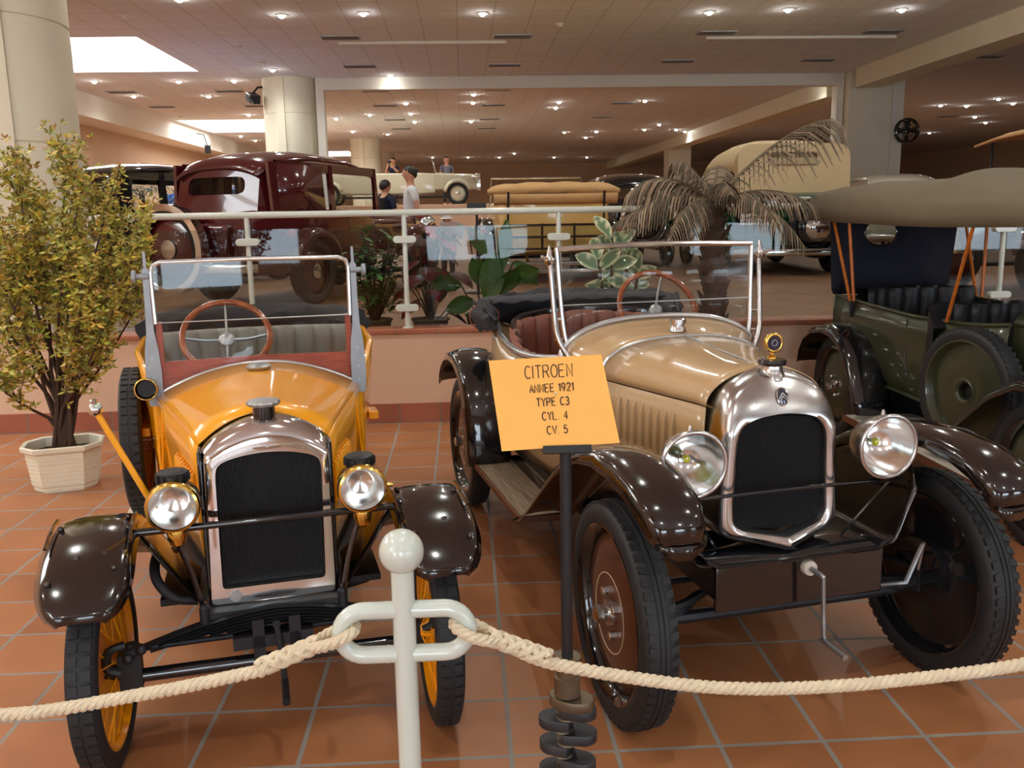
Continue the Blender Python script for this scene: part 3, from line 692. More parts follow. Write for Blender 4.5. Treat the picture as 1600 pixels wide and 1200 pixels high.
# lamps, bar
for s in (-1,1):
    L=bpy.data.objects.new('headlamp',None); COL.objects.link(L); L.parent=c3; L.location=(s*.325-.014,-.02,.783); L.rotation_euler=(0,0,.04*s-.05)
    MB().lathe([(.098,-.034),(.098,-.015),(.092,.01),(.075,.055),(.045,.095),(.02,.11),(0,.112)],(0,0,0),'y',44,cap=(False,True)).obj('lamp_bowl',MT['nickel'],L)
    MB().torus((0,-.036,0),.097,.007,'y',56,10).obj('lamp_rim',MT['nickel'],L)
    MB().lathe([(.093,-.034),(.086,.0),(.066,.04),(.035,.064),(.008,.072)],(0,0,0),'y',44,cap=(False,True)).obj('reflector',MT['reflector'],L)
    MB().lathe([(.096,-.034),(.075,-.0385),(.04,-.042),(.0,-.043)],(0,0,0),'y',40,cap=(False,True)).obj('lens',MT['lens'],L)
    MB().lathe([(.009,.070),(.009,.045),(.013,.038),(.0135,.028),(.008,.020),(0,.018)],(0,0,0),'y',18).obj('lamp_bulb',MT['bulbyellow'],L)
    MB().tube([(0,0,-.10),(.0,.03,-.13)],.014,8).obj('lamp_foot',MT['blackmat'],L)
    MB().lathe([(.008,.095),(.005,.106),(.003,.110)],(0,.0,0),'z',10).obj('lamp_finial',MT['nickel'],L)
MB().tube([(-.385,-.03,.668),(0,-.03,.672),(.385,-.03,.668)],.0065,8).obj('lamp_bar',MT['black'],c3)
for s in (-1,1): MB().tube([(s*.345,-.03,.668),(s*.22,.03,.48)],.005,6).tube([(s*.345,-.01,.66),(s*.40,.12,.60)],.006,6).obj('lamp_strut',MT['black'],c3)
# front wings with their inner splash panels
FP=[(-.345,.675,.80),(-.335,.715,.9),(-.29,.762,1),(-.20,.797,1),(-.08,.815,1),(.06,.812,1),(.20,.785,1),(.33,.73,1),(.46,.655,1),(.60,.555,1),(.75,.44,.9),(.88,.355,.8),(1.0,.312,.6)]
cy,cz=.02,.38
for s in (-1,1):
    st=[]
    for i,(y,z,w) in enumerate(FP):
        ny,nz=y-cy,z-cz; L=math.hypot(ny,nz); ny,nz=ny/L,nz/L
        if i>9: ny,nz=-.35,.94
        xo=interp([(0,.575),(1,.60),(2,.615),(3,.62)],i); xi=interp([(0,.455),(1,.435),(2,.425),(12,.395)],i)
        st.append((s*xi,s*xo,y,z-.012,ny,nz,w))
    fender(c3,'front_wing',MT['brownblack'],st,lip=.028,crown=.024)
    # turned-down front lip
    MB().grid([[(s*x,-.350+.004*abs(u),.668+.0) for x,u in ((.455,-1),(.49,-.3),(.53,.3),(.577,1))],[(s*x,-.352,.655-.035*(1-u*u)) for x,u in ((.457,-.9),(.49,-.35),(.53,.35),(.572,.9))]]).obj('wing_lip',MT['brownblack'],c3,solid=.005)
    rows=[]; TB=[(-.075,.655),(-.05,.705),(.06,.775),(.20,.75),(.33,.70),(.46,.625),(.60,.525),(.75,.43),(.95,.36)]
    for q in range(25):
        y=-.080+1.03*(q/24)**1.3; zt=interp(TB,y)-.012; xi=interp([(-.075,.405),(-.02,.425),(.5,.41),(.95,.40)],y); zb=min(.472,zt-.04)
        row=[Vector((xi,y,zt)),Vector((lerp(xi,.347,.5),y,lerp(zt,zb+.035,.5))),Vector((.347,y,zb+.030)),Vector((.325,y,zb+.006)),Vector((.262,y,zb))]
        rows.append([(s*p.x,p.y,p.z) for p in spline(row,4)])
    MB().grid(rows).obj('splash_panel',MT['brownblack'],c3,solid=.004,ang=180)
m=MB(); m.grid([[(-.30,y,.487+e),(-.27,y,.474),(0,y,.470),(.27,y,.474),(.30,y,.487+e)] for y,e in ((-.085,0),(.05,0),(.2,0))])
m.tube([(-.31,-.087,.496),(-.272,-.088,.474),(0,-.088,.47),(.272,-.088,.474),(.31,-.087,.496)],.006,8)
m.obj('front_apron',MT['black'],c3,solid=.004)
MB().box(-.275,.30,-.078,-.066,.322,.470).obj('front_plate',MT['brownblack'],c3,bevel=.006)
MB().box(-.27,-.22,-.06,2.3,.36,.45).box(.22,.27,-.06,2.3,.36,.45).obj('chassis_rails',MT['blackmat'],c3)
m=MB().lathe([(.022,-.10),(.024,-.085),(.022,-.066)],(.03,0,.437),'y',18).obj('crank_boss',MT['pale'],c3)
m=MB().tube([(.03,-.07,.437),(.03,-.15,.437),(.035,-.16,.43)],.0085,8).tube([(.035,-.155,.437),(.045,-.157,.25),(.05,-.16,.225)],.0075,8).tube([(.045,-.155,.232),(.05,-.26,.225)],.0095,10)
m.obj('starting_handle',MT['steel'],c3)
m=MB().tube([(-.50,0,.30),(-.35,0,.285),(.35,0,.285),(.50,0,.30)],.02,8)
for s in (-1,1):
    for k in range(4): m.tube(spline([(s*.26,.02+.02*k,.35-.012*k),(s*.36,.0,.325-.012*k),(s*(.50-.03*k),-.0,.315-.012*k)],4),.011,6,flat=1.6)
    m.obox((s*.50,0,.32),(.02,.02,.05)); m.tube([(s*.50,0,.29),(s*.50,.0,.38)],.018,8)
    m.tube([(s*.50,0,.34),(s*.47,.14,.34)],.011,8)
m.tube([(-.47,.14,.34),(.47,.14,.34)],.009,8)
m.obj('front_axle',MT['iron'],c3)
MB().tube([(.30,-.06,.335),(.41,-.05,.325),(.46,-.055,.45)],.009,8).tube([(.46,-.06,.46),(.462,-.04,.36)],.006,6).obj('steering_arm',MT['steel'],c3)
MB().tube([(-.5,WB,R3),(.5,WB,R3)],.03,10).lathe([(.0,-.1),(.09,-.06),(.1,0),(.09,.06),(0,.1)],(0,WB,R3),'x',16).obj('rear_axle',MT['iron'],c3)
# running boards
for s in (-1,1):
    b=MB().box(*sorted((s*.40,s*.585)),1.0,1.92,.288,.300).obj('running_board',MT['boardwood'],c3,bevel=.002)
    m=MB().box(*sorted((s*.583,s*.597)),.995,1.925,.276,.304).box(*sorted((s*.40,s*.597)),.985,1.0,.272,.303)
    m.obj('board_edge',MT['edgewood'],b,bevel=.004)
    m=MB().grid([[(s*.40,y,.29),(s*.39,y,.36),(s*.375,y,.42)] for y in (1.0,1.45,1.92)]); m.obj('valance',MT['brownblack'],c3,solid=.004)
    MB().tube([(s*.392,1.15,.345),(s*.392,1.6,.345)],.0035,6).obj('valance_trim',MT['silver'],c3)
    RP=[(2.56,.60,.7),(2.545,.66,.85),(2.50,.715,1),(2.40,.77,1),(2.26,.80,1),(2.12,.795,1),(2.0,.755,1),(1.91,.68,1),(1.855,.58,1),(1.83,.46,1),(1.82,.36,1),(1.815,.30,.9)]
    st=[]
    for i,(y,z,w) in enumerate(RP):
        ny,nz=y-2.18,z-.38; L=math.hypot(ny,nz); ny,nz=ny/L,nz/L
        if i>8: ny,nz=-1,.05
        st.append((s*.40,s*.635,y,z-.012,ny,nz,w))
    fender(c3,'rear_wing',MT['black'],st,lip=.03,crown=.024)
# ================================================================ small yellow cyclecar
A_P=math.radians(13.0)
pg=thing('vintage_car','small bright yellow open car with silver radiator, brass lamps and dark brown front wings','car',(-.571,2.44,0),A_P)
RP_,TP=.287,.469
def dish_wheel(par, loc, side, steer, tilt=0, R=RP_, name='wheel', spoke=True):
    ri=R*.80; hw=.040
    m=MB().lathe([(ri*.97,-hw*.35),(ri*.90,-.012),(ri*.62,.012),(ri*.35,.026),(.05,.030),(.03,.03)],(0,0,0),'x',48,cap=(False,True))
    w=m.obj(name,MT['yellow'],par,loc=loc,rot=(0,tilt,steer+(0 if side>0 else PI)),solid=.004)
    tyre_mb(R,ri,hw,'blocks').obj('tyre',MT['tyre'],w)
    MB().lathe([(ri*1.03,hw*.66),(ri*1.05,hw*.82),(ri*1.0,hw*.84),(ri*.975,hw*.4),(ri*.965,0),(ri*.975,-hw*.4),(ri*1.0,-hw*.84),(ri*1.05,-hw*.82),(ri*1.03,-hw*.66)],(0,0,0),'x',48,cap=(False,False)).obj('rim',MT['yellow'],w)
    MB().lathe([(.05,.03),(.045,.05),(.03,.06),(.0,.062)],(0,0,0),'x',20).obj('hub',MT['blackmat'],w)
    m=MB()
    for k in range(20):
        a=k*2*PI/20; b=a+(.35 if k%2 else -.35); x0=-.05 if k%2 else -.025
        m.tube([(x0,.035*math.cos(b),.035*math.sin(b)),(-.014,ri*.96*math.cos(a),ri*.96*math.sin(a))],.0024,5)
    m.lathe([(.035,-.055),(.04,-.03),(.045,-.012)],(0,0,0),'x',18)
    m.obj('spokes',MT['yellow'],w)
    MB().tube([(hw*.5,0,-ri),(hw*.9,0,-ri-.0)],.004,6).obj('valve',MT['iron'],w)
    return w
TW=math.radians(-3.1)
for s in (-1,1):
    dish_wheel(pg,(s*TP*math.cos(TW),s*TP*math.sin(TW),RP_),s,TW)
    dish_wheel(pg,(s*.40,2.0,RP_),s,0)
# radiator
out=round_poly([(-.174,.425,.012),(.176,.425,.012),(.180,.872,.006),(.150,.905,.05),(.08,.944,.08),(.01,.955,.06),(-.06,.944,.08),(-.135,.905,.05),(-.170,.872,.006)],.02)
face=round_poly([(-.172,.427,.012),(.174,.427,.012),(.172,.842,.008),(.12,.870,.06),(.01,.892,.08),(-.10,.870,.06),(-.156,.842,.008)],.02)
inn=round_poly([(-.138,.474,.012),(.146,.474,.012),(.152,.815,.03),(.14,.838,.03),(.08,.855,.06),(.008,.861,.04),(-.064,.855,.06),(-.122,.838,.03),(-.134,.815,.03)],.02)
cc=(.005,.68); n=180
rings=[polar(inn,cc,n,.05),polar(inn,cc,n,.004),[(x*1.012-.0001,y,cc[1]+(z-cc[1])*1.012) for x,y,z in polar(inn,cc,n,-.002)],polar(face,cc,n,-.002),
  [(p[0]*.7+q[0]*.3,lerp(.0,.012,0),p[2]*.7+q[2]*.3) for p,q in zip(polar(face,cc,n,0),polar(out,cc,n,0))],
  [(p[0]*.25+q[0]*.75,.014,p[2]*.25+q[2]*.75) for p,q in zip(polar(face,cc,n,0),polar(out,cc,n,0))],
  polar(out,cc,n,.045),polar(out,cc,n,.12)]
MB().loft(rings,True,(False,False)).obj('radiator_shell',MT['chrome'],pg,ang=45)
m=MB().prism(inn,.035,.05)
for k in range(60):
    x=-.137+k*.287/59; zt=interp([(-.137,.80),(-.12,.835),(-.06,.85),(.0,.856),(.08,.85),(.14,.835),(.152,.80)],x); m.box(x-.0009,x+.0009,.018,.036,.476,zt)
m.obj('radiator_core',MT['core'],pg,smooth=False)
for s in (-1,1): MB().box(*sorted((s*.172-.0+.003,s*.184+.003)),.012,.13,.425,.872).obj('radiator_side',MT['black'],pg,bevel=.004)
MB().lathe([(.016,-.008),(.017,-.002),(.017,.004)],(-.106,0,.448),'y',18).obj('drain_plug',MT['steel'],pg)
m=MB()
m.add([(x,.0,z) for x,z in ((-.12,.428),(.14,.428),(.115,.398),(.05,.392),(.02,.402),(-.03,.392),(-.085,.394),(-.10,.41))],[(0,1,2,3,4,5,6,7)])
m.obj('radiator_skirt',MT['silver'],pg,solid=.004)
emb=MB().prism(round_poly([(-.042,-.012,.01),(-.046,.004,.01),(-.03,.016,.012),(.03,.016,.012),(.046,.004,.01),(.042,-.012,.01),(0,-.017,.02)],.01),-.004,.004).obj('maker_badge',MT['chrome'],pg,loc=(.008,.004,.884),rot=(-.28,0,0),bevel=.002)
text_mesh('Peugeot',.022,MT['steel'],'badge_lettering',emb,Matrix.Translation((0,-.0045,.001))@Matrix.Rotation(PI/2,4,'X'),.001)
cap=MB().lathe([(.030,.938),(.032,.955),(.031,.985)],(.006,.06,0),'z',24).obj('filler_neck',MT['black'],pg)
prof=[]
m=MB(); rings=[]
for (r,h) in ((.028,.982),(.043,.985),(.046,.992),(.043,.998),(.03,1.001),(.0,1.002)):
    rings.append([(.006+(r+(.0022*math.cos(12*k*2*PI/72) if .04<r else 0))*math.cos(k*2*PI/72),.06+(r+(.0022*math.cos(12*k*2*PI/72) if .04<r else 0))*math.sin(k*2*PI/72),h) for k in range(72)])
m.loft(rings).obj('radiator_cap',MT['steel'],cap)
# bonnet
ST=[(.10,.182,.872,.957),(.25,.217,.876,.962),(.45,.266,.880,.970),(.65,.318,.885,.982),(.80,.356,.890,.992)]
def arcP(y,hw,zs,zt,n=24):
    return [(-hw*math.cos(PI*k/n),y,zs+(zt-zs)*(math.sin(PI*k/n)**1.15)) for k in range(n+1)]
def seg(y,hw,zs,zt,n=24):
    return [(hw*(2*k/n-1),y,zs+(zt-zs)*(1-abs(2*k/n-1)**2.0)) for k in range(n+1)]
MB().grid([seg(*s) for s in ST]).obj('bonnet_top',MT['yellow'],pg,solid=.004,ang=50)
for s in (-1,1):
    rows=[[(s*hw,y,zs-.001),(s*(hw+.001),y,.78),(s*(hw-.004),y,.62),(s*(hw-.012),y,.50),(s*(hw-.04),y,.42)] for (y,hw,zs,zt) in ST]
    b=MB().grid(rows).obj('bonnet_side',MT['yellow'],pg,solid=.004)
    m=MB()
    for k in range(9):
        y=.17+k*.032; hw=interp([(.1,.182),(.8,.356)],y)+.003
        MB().tube([(s*hw,y,.645),(s*(hw+.006),y+.004,.655),(s*(hw+.006),y+.004,.765),(s*hw,y,.775)],[.003,.008,.008,.003],8,flat=.9).obj('louvre',MT['yellow'],b)
    MB().tube([(s*.330,.70,.86),(s*.345,.705,.66),(s*.335,.70,.46)],.004,6).obj('bonnet_joint',MT['yellow'],pg)
MB().tube([(p[0],p[1]+.004,p[2]+.003) for p in seg(.80,.357,.890,.992,36)],.008,8).obj('scuttle_trim',MT['silver'],pg)
MB().tube([(p[0],p[1],p[2]+.0008) for p in seg(.66,.312,.885,.982,36)],.002,6).obj('bonnet_seam',MT['yellow'],pg)
MB().lathe([(.030,.968),(.034,.985),(.040,.989),(.043,.997),(.036,1.003),(.012,1.005),(0,1.005)],(0,.70,0),'z',24).obj('fuel_cap',MT['steel'],pg)
# dash and screen
poly=[(x,interp([(-.356,.89),(0,.992),(.356,.89)],x)-.02) for x in (-.345,-.25,-.12,0,.12,.25,.345)]
poly=[(p[0]*.98,.89+.102*(1-(p[0]/.356)**2)-.012) for p in poly]+[(.338,1.012),(0,1.018),(-.338,1.012)]
MB().prism(poly,.812,.824).obj('dashboard',MT['dashwood'],pg)
fr=[(-.336,1.15),(-.338,1.25),(-.339,1.325),(-.330,1.352),(-.305,1.362),(0,1.366),(.305,1.362),(.330,1.352),(.339,1.325),(.338,1.25),(.336,1.15)]
MB().tube([(x,.80+.05*(z-1.15),z) for x,z in fr],.0085,10).obj('windscreen_frame',MT['silver'],pg)
MB().prism(round_poly([(-.335,1.150,.003),(.335,1.150,.003),(.335,1.360,.03),(-.335,1.360,.03)],.01),.802,.806).obj('upper_glass',MT['clear'],pg)
MB().box(-.336,.336,.812,.816,1.012,1.152).obj('lower_glass',MT['clear'],pg)
MB().tube([(-.336,.805,1.152),(.336,.805,1.152)],.0026,6).obj('glass_edge',MT['steel'],pg)
for s in (-1,1):
    rows=[]
    for z,w,yy in ((.86,.021,.80),(.90,.026,.80),(.98,.027,.80),(1.06,.022,.80),(1.12,.013,.802),(1.22,.010,.805),(1.31,.010,.808),(1.335,.012,.81),(1.345,.005,.81),(1.40,.004,.812)):
        x=s*(.357-.004*(z-.9)); rows.append([(x-w,yy-.006,z),(x+w,yy-.006,z),(x+w,yy+.006,z),(x-w,yy+.006,z)])
    p=MB().loft(rows).obj('windscreen_stanchion',MT['grey_bar'],pg)
    MB().lathe([(.010,-.02),(.010,.02),(.022,.022),(.022,.034),(.012,.036)] if s>0 else [(.012,-.036),(.022,-.034),(.022,-.022),(.010,-.02),(.010,.02)],(s*.365,.805,1.315),'x',14).obj('wing_nut',MT['grey_bar'],p)
    for z in (.91,.96,1.03): MB().lathe([(.005,-.0095),(.005,-.006)],(s*.357,.80,z),'y',8).obj('rivet',MT['steel'],p)
    MB().box(*sorted((s*.318,s*.338)),.806,.83,1.0,1.155).obj('screen_post',MT['dashwood'],pg)
# body behind the screen
HWP=[(.80,.36),(1.0,.415),(1.25,.462),(1.6,.47),(1.95,.43),(2.2,.33),(2.35,.16)]
RLP=[(.80,.905),(.95,.945),(1.2,.985),(1.6,1.0),(2.0,.98),(2.35,.90)]
for s in (-1,1):
    ys=[.80,.88,.98,1.1,1.25,1.4,1.6,1.8,1.95,2.1,2.2,2.3,2.35]; rows=[]
    for y in ys:
        hw=interp(HWP,y); zr=interp(RLP,y); k=interp([(.8,1),(1.1,.9),(2,.85)],y)
        rows.append([(s*hw,y,zr),(s*(hw-.004),y,.85),(s*lerp(hw,hw*k,.5),y,.68),(s*hw*k,y,.52),(s*(hw*k-.03),y,.42)])
    MB().grid(rows).obj('body_side',MT['yellow'],pg,solid=.006)
    MB().tube(spline([(s*(interp(HWP,y)-.003),y,interp(RLP,y)+.004) for y in ys],3),.012,8).obj('body_rail',MT['yellow'],pg)
    # yellow hinge tabs low on the flank
    for yy,zz in ((1.05,.72),(1.0,.47)): MB().obox((s*(interp(HWP,yy)+.006),yy,zz),(.02,.05,.016)).obj('side_lug',MT['yellow'],pg,bevel=.004)
MB().add([(-.16,2.35,.9),(.16,2.35,.9),(.16,2.35,.42),(-.16,2.35,.42)],[(0,1,2,3)]).obj('body_tail',MT['yellow'],pg,solid=.006)
MB().box(-.32,.32,.1,2.3,.40,.42).obj('floor_pan',MT['blackmat'],pg)
MB().box(-.33,.33,.83,.85,.45,.98).obj('scuttle_board',MT['blackmat'],pg)
pleats(pg,'seat_back',MT['greyleather'],[(.40,1.50),(.2,1.56),(0,1.57),(-.2,1.56),(-.40,1.50)],.6,1.02,.085,.018,.08)
MB().box(-.38,.38,1.1,1.55,.50,.66).obj('seat_cushion',MT['greyleather'],pg,bevel=.05,segs=4)
rows=[]
for i in range(31):
    t=i/30; a=PI*t; x=-math.cos(a)*.45; y=1.62+math.sin(a)*.42; ring=[]
    for k in range(14):
        b=2*PI*k/14; rr=1+.15*math.sin(4*b+i*.5)+.08*math.sin(7*b-i)
        ring.append((x-math.cos(a)*math.cos(b)*.055*rr,y+math.sin(a)*math.cos(b)*.055*rr,1.03+math.sin(b)*.06*rr))
    rows.append(ring)
MB().loft(rows).obj('folded_hood',MT['canvas'],pg,ang=70)
spoke_steering(pg,(-.115,1.13,1.055),.165,math.radians(48),'steering_wheel',4,0)
# bulb horn's brass trumpet beside the screen
h=MB().lathe([(.036,-.02),(.038,-.016),(.034,-.004),(.026,.03),(.018,.09),(.012,.2)],(-.385,.79,.925),'y',28,cap=(False,True)).obj('horn',MT['brass'],pg,solid=.003)
MB().lathe([(0,.004),(.0255,.004),(.03,-.006)],(-.385,.79,.925),'y',24).obj('horn_throat',MT['core'],h)
# lamps
for s in (-1,1):
    L=bpy.data.objects.new('headlamp',None); COL.objects.link(L); L.parent=pg; L.location=(s*.25-.0+.008,-.05,.757); L.rotation_euler=(0,0,-.02)
    MB().lathe([(.064,-.045),(.067,-.02),(.066,.02),(.055,.055),(.03,.075),(0,.08)],(0,0,0),'y',36,cap=(False,True)).obj('lamp_body',MT['black'],L)
    MB().lathe([(.061,-.060),(.067,-.057),(.0705,-.048),(.070,-.030),(.066,-.024)],(0,0,0),'y',40,cap=(False,False)).obj('lamp_rim',MT['brass'],L)
    MB().lathe([(.061,-.050),(.053,-.012),(.035,.016),(.006,.026)],(0,0,0),'y',36,cap=(False,True)).obj('reflector',MT['reflector'],L)
    MB().lathe([(.062,-.057),(.050,-.067),(.028,-.073),(0,-.075)],(0,0,0),'y',36,cap=(False,True)).obj('lens',MT['lens'],L)
    m=MB().lathe([(.036,.050),(.040,.058),(.040,.082),(.036,.085),(.02,.086),(0,.086)],(0,.01,0),'z',20)
    for k in range(12): a=k*2*PI/12; m.obox((.040*math.cos(a),.01+.040*math.sin(a),.068),(.005,.005,.010),Euler((0,0,a)))
    m.obj('lamp_vent',MT['blackmat'],L)
    MB().lathe([(.022,-.064),(.028,-.075),(.026,-.098),(.02,-.118),(.008,-.126)],(0,.0,0),'z',20).obj('lamp_foot',MT['brass'],L)
    MB().lathe([(.006,0),(.006,.02),(.002,.026)],(.068*s,0,-.01),'x',8).obj('lamp_screw',MT['brass'],L)
MB().tube([(-.36,-.05,.682),(.36,-.05,.682)],.0105,10).obj('lamp_bar',MT['black'],pg)
# marker pole with a ball end
p=MB().tube([(-.285,.0,.70),(-.42,.02,1.0)],.0085,8).obj('marker_pole',MT['yellow'],pg)
MB().sphere((-.424,.02,1.013),.019,18).lathe([(.008,1.028),(.010,1.036),(.006,1.04)],(-.426,.02,0),'z',10).obj('pole_ball',MT['chrome'],p)
# front wings: quarter hoops over the tyres
for s in (-1,1):
    st=[]
    for k in range(25):
        ad=48-3.2*k if k<8 else lerp(22.4,-62,(k-8)/16); a=math.radians(ad); rr=.415
        y=-rr*math.sin(a); z=RP_+rr*math.cos(a)
        f=math.sqrt(max(.0,1-(max(0,(ad-26)/22.6))**2.4)); w_=.5*(.566-.338)*(.30+.70*f)
        st.append((s*(.452-w_),s*(.452+w_),y,z-.012,-math.sin(a),math.cos(a),.45+.55*f))
    w=fender(pg,'front_wing',MT['brownblack'],st,lip=.016,crown=.016)
    m=MB()
    for (x,a) in ((.38,30),(.47,24),(.53,34),(.36,8),(.37,-4),(.53,4)):
        a=math.radians(a); rr=.420; c=Vector((s*x,-rr*math.sin(a),RP_+rr*math.cos(a))); nn=Vector((0,-math.sin(a),math.cos(a)))
        MB().sphere(c,.0085,10).obj('wing_bolt',MT['brownblack'],w)
    for x in (.352,.55): MB().tube([(s*x,-(.424)*math.sin(math.radians(a)),RP_+.424*math.cos(math.radians(a))) for a in (18,10,2,-6)],.005,6).obj('wing_stay',MT['brownblack'],w)
    # inner valance running back to the frame
    rows=[]
    for k in range(9):
        a=math.radians(lerp(8,-62,k/8)); y=-.41*math.sin(a); z=RP_+.41*math.cos(a)-.02
        rows.append([(s*.34,y,z),(s*.29,y*.9+.03,lerp(z,.47,.5)),(s*.21,y*.6+.02,.45)])
    MB().grid(rows).obj('wing_valance',MT['brownblack'],pg,solid=.004)
    MB().tube([(s*.25,-.04,.66),(s*.215,-.03,.54),(s*.195,-.02,.43)],.008,8).obj('lamp_stay',MT['black'],pg)
# running step and spare wheel on the left flank
MB().box(-.545,-.33,.80,1.55,.338,.362).obj('running_step',MT['pale'],pg,bevel=.004)
dish_wheel(pg,(-.482,1.20,.362+RP_),-1,math.radians(2),0,name='spare_wheel')
MB().box(.33,.42,1.0,1.5,.338,.362).obj('running_step',MT['pale'],pg,bevel=.004)
# front axle and spring
m=MB().tube([(-.37,-.05+.02,.262),(.37,-.05,.262)],.0195,12)
m.obj('axle_tube',MT['black'],pg)
m=MB()
for k in range(6):
    w=.36-.045*k; zc=.425-.0095*k
    m.tube([(x,-.045,zc-.075*(abs(x)/.36)**1.6-(0 if k else 0)) for x in [w*(q/8-1) for q in range(17)]],.0055,6,flat=4.2,up=(0,0,1))
m.obj('leaf_spring',MT['iron'],pg)
for s in (-1,1):
    m=MB().obox((s*.395,-.03,.285),(.03,.022,.05)).tube([(s*.385,-.03,.22),(s*.39,-.03,.36)],.016,10)
    m.tube(spline([(s*.40,-.06,.37),(s*.44,-.065,.36),(s*.45,-.06,.31),(s*.42,-.055,.29)],4),.013,8)
    m.tube([(s*.36,-.045,.35),(s*.40,-.045,.33)],.017,8).sphere((s*.36,-.06,.352),.016,10).sphere((s*.395,-.06,.33),.016,10)
    m.tube([(s*.37,-.03,.262),(s*.46,-.03,.287)],.02,8)
    m.obj('stub_axle',MT['blackmat'],pg)
MB().box(-.19,-.155,-.03,2.2,.36,.42).box(.155,.19,-.03,2.2,.36,.42).box(-.2,.2,-.05,.03,.385,.425).obj('chassis_frame',MT['blackmat'],pg)
m=MB()
for s in (-1,1): m.lathe([(.014,.40),(.014,.445),(.008,.452)],(s*.19,-.05,0),'z',10)
for x in (-.05,.05): m.obox((x,-.06,.34),(.016,.02,.06))
m.obox((-.01,-.05,.335),(.11,.03,.018))
m.obj('spring_clamp',MT['iron'],pg)
m=MB().tube([(0,.02,.385),(0,-.09,.385)],.012,8).tube([(0,-.085,.385),(.01,-.095,.30),(.012,-.095,.21)],.009,8).tube([(.012,-.09,.215),(.012,-.20,.205)],.011,8)
m.obj('starting_handle',MT['iron'],pg)
MB().tube(spline([(-.20,.02,.44),(-.27,-.0,.465),(-.315,.02,.52),(-.315,.10,.56),(-.28,.2,.53)],6),.014,10).obj('rubber_hose',MT['tyre'],pg)
MB().tube([(-.38,.08,.29),(.38,.08,.29)],.009,8).obj('track_rod',MT['iron'],pg)
MB().tube([(.30,.3,.32),(-.36,.1,.27)],.008,8).obj('drag_link',MT['iron'],pg)
MB().tube([(-.42,2.0,RP_),(.42,2.0,RP_)],.025,8).obj('rear_axle',MT['iron'],pg)
# ================================================================ dark green tourer with its hood up
gc=thing('vintage_car','dark green open tourer with raised khaki canvas hood and side-mounted spare wheel','car',(3.02,3.62,0),0)
for s in (-1,1):
    disc_wheel(gc,(s*.50,0,.333),.333,.052,'green',s,'slant',line=False)
    disc_wheel(gc,(s*.50,2.16,.333),.333,.052,'green',s,'slant',line=False)
GH=[(.55,.36),(.9,.40),(1.4,.42),(2.0,.42),(2.5,.40)]
GR=[(.55,.93),(.8,.90),(1.4,.885),(2.0,.90),(2.5,.91)]
for s in (-1,1):
    ys=[.55,.7,.9,1.15,1.4,1.7,2.0,2.3,2.5]; rows=[]
    for y in ys:
        hw=interp(GH,y); zr=interp(GR,y); rows.append([(s*hw,y,zr),(s*(hw+.015),y,.80),(s*(hw+.012),y,.62),(s*(hw-.02),y,.45),(s*(hw-.05),y,.40)])
    b=MB().grid(rows).obj('body_side',MT['green'],gc,solid=.008)
    MB().tube(spline([(s*interp(GH,y),y,interp(GR,y)+.004) for y in ys],3),.012,8).obj('body_rail',MT['green'],gc)
    MB().tube([(s*.434,1.42,.87),(s*.437,1.42,.62),(s*.40,1.40,.45)],.0035,6).obj('door_seam',MT['black'],b)
    MB().tube([(s*.365,.57,.40),(s*.385,1.4,.405),(s*.375,2.4,.41)],.014,8).obj('sill_bead',MT['green'],gc)
    # bonnet side
    MB().grid([[(s*.20,-.02,.90),(s*.205,-.02,.7),(s*.19,-.02,.45)],[(s*.34,.55,.93),(s*.35,.55,.7),(s*.33,.55,.42)]]).obj('bonnet_side',MT['green'],gc,solid=.005)
MB().grid([[(-.42+.84*k/10,2.5+.05*math.sin(PI*k/10),z) for k in range(11)] for z in (.40,.6,.8,.91)]).obj('body_back',MT['green'],gc,solid=.008)
MB().grid([arch(-.02,.20,.90,1.0),arch(.3,.27,.91,1.01),arch(.55,.345,.93,1.03)]).obj('bonnet_top',MT['green'],gc,solid=.005)
o2=round_poly([(-.2,.45),(.2,.45),(.2,.9,.2),(0,1.02,.1),(-.2,.9,.2)],.05); i2=round_poly([(-.16,.5),(.16,.5),(.15,.85,.1),(0,.92,.08),(-.15,.85,.1)],.04)
MB().loft([polar(i2,(0,.7),80,-.05),polar(i2,(0,.7),80,-.07),polar(o2,(0,.7),80,-.07),polar(o2,(0,.7),80,-.02)],True,(False,False)).obj('radiator_shell',MT['nickel'],gc)
MB().prism(i2,-.05,-.04).obj('radiator_core',MT['core'],gc)
MB().box(-.36,.36,.5,2.45,.36,.40).obj('floor_pan',MT['blackmat'],gc)
for (nm,pth,z0,z1,zt) in (('rear_seat_back',[(.36,2.1),(.2,2.2),(0,2.22),(-.2,2.2),(-.36,2.1)],.55,.98,None),('front_seat_back',[(.40,1.02),(.33,1.18),(0,1.22),(-.33,1.18),(-.40,1.02)],.5,.95,[(0,-.1),(.15,.02),(.85,.02),(1,-.1)])):
    pleats(gc,nm,MT['blackleather'],pth,z0,z1,.12,.028,.08,zt)
for y0,y1 in ((.75,1.15),(1.75,2.15)): MB().box(-.36,.36,y0,y1,.42,.60).obj('seat_cushion',MT['blackleather'],gc,bevel=.05,segs=3)
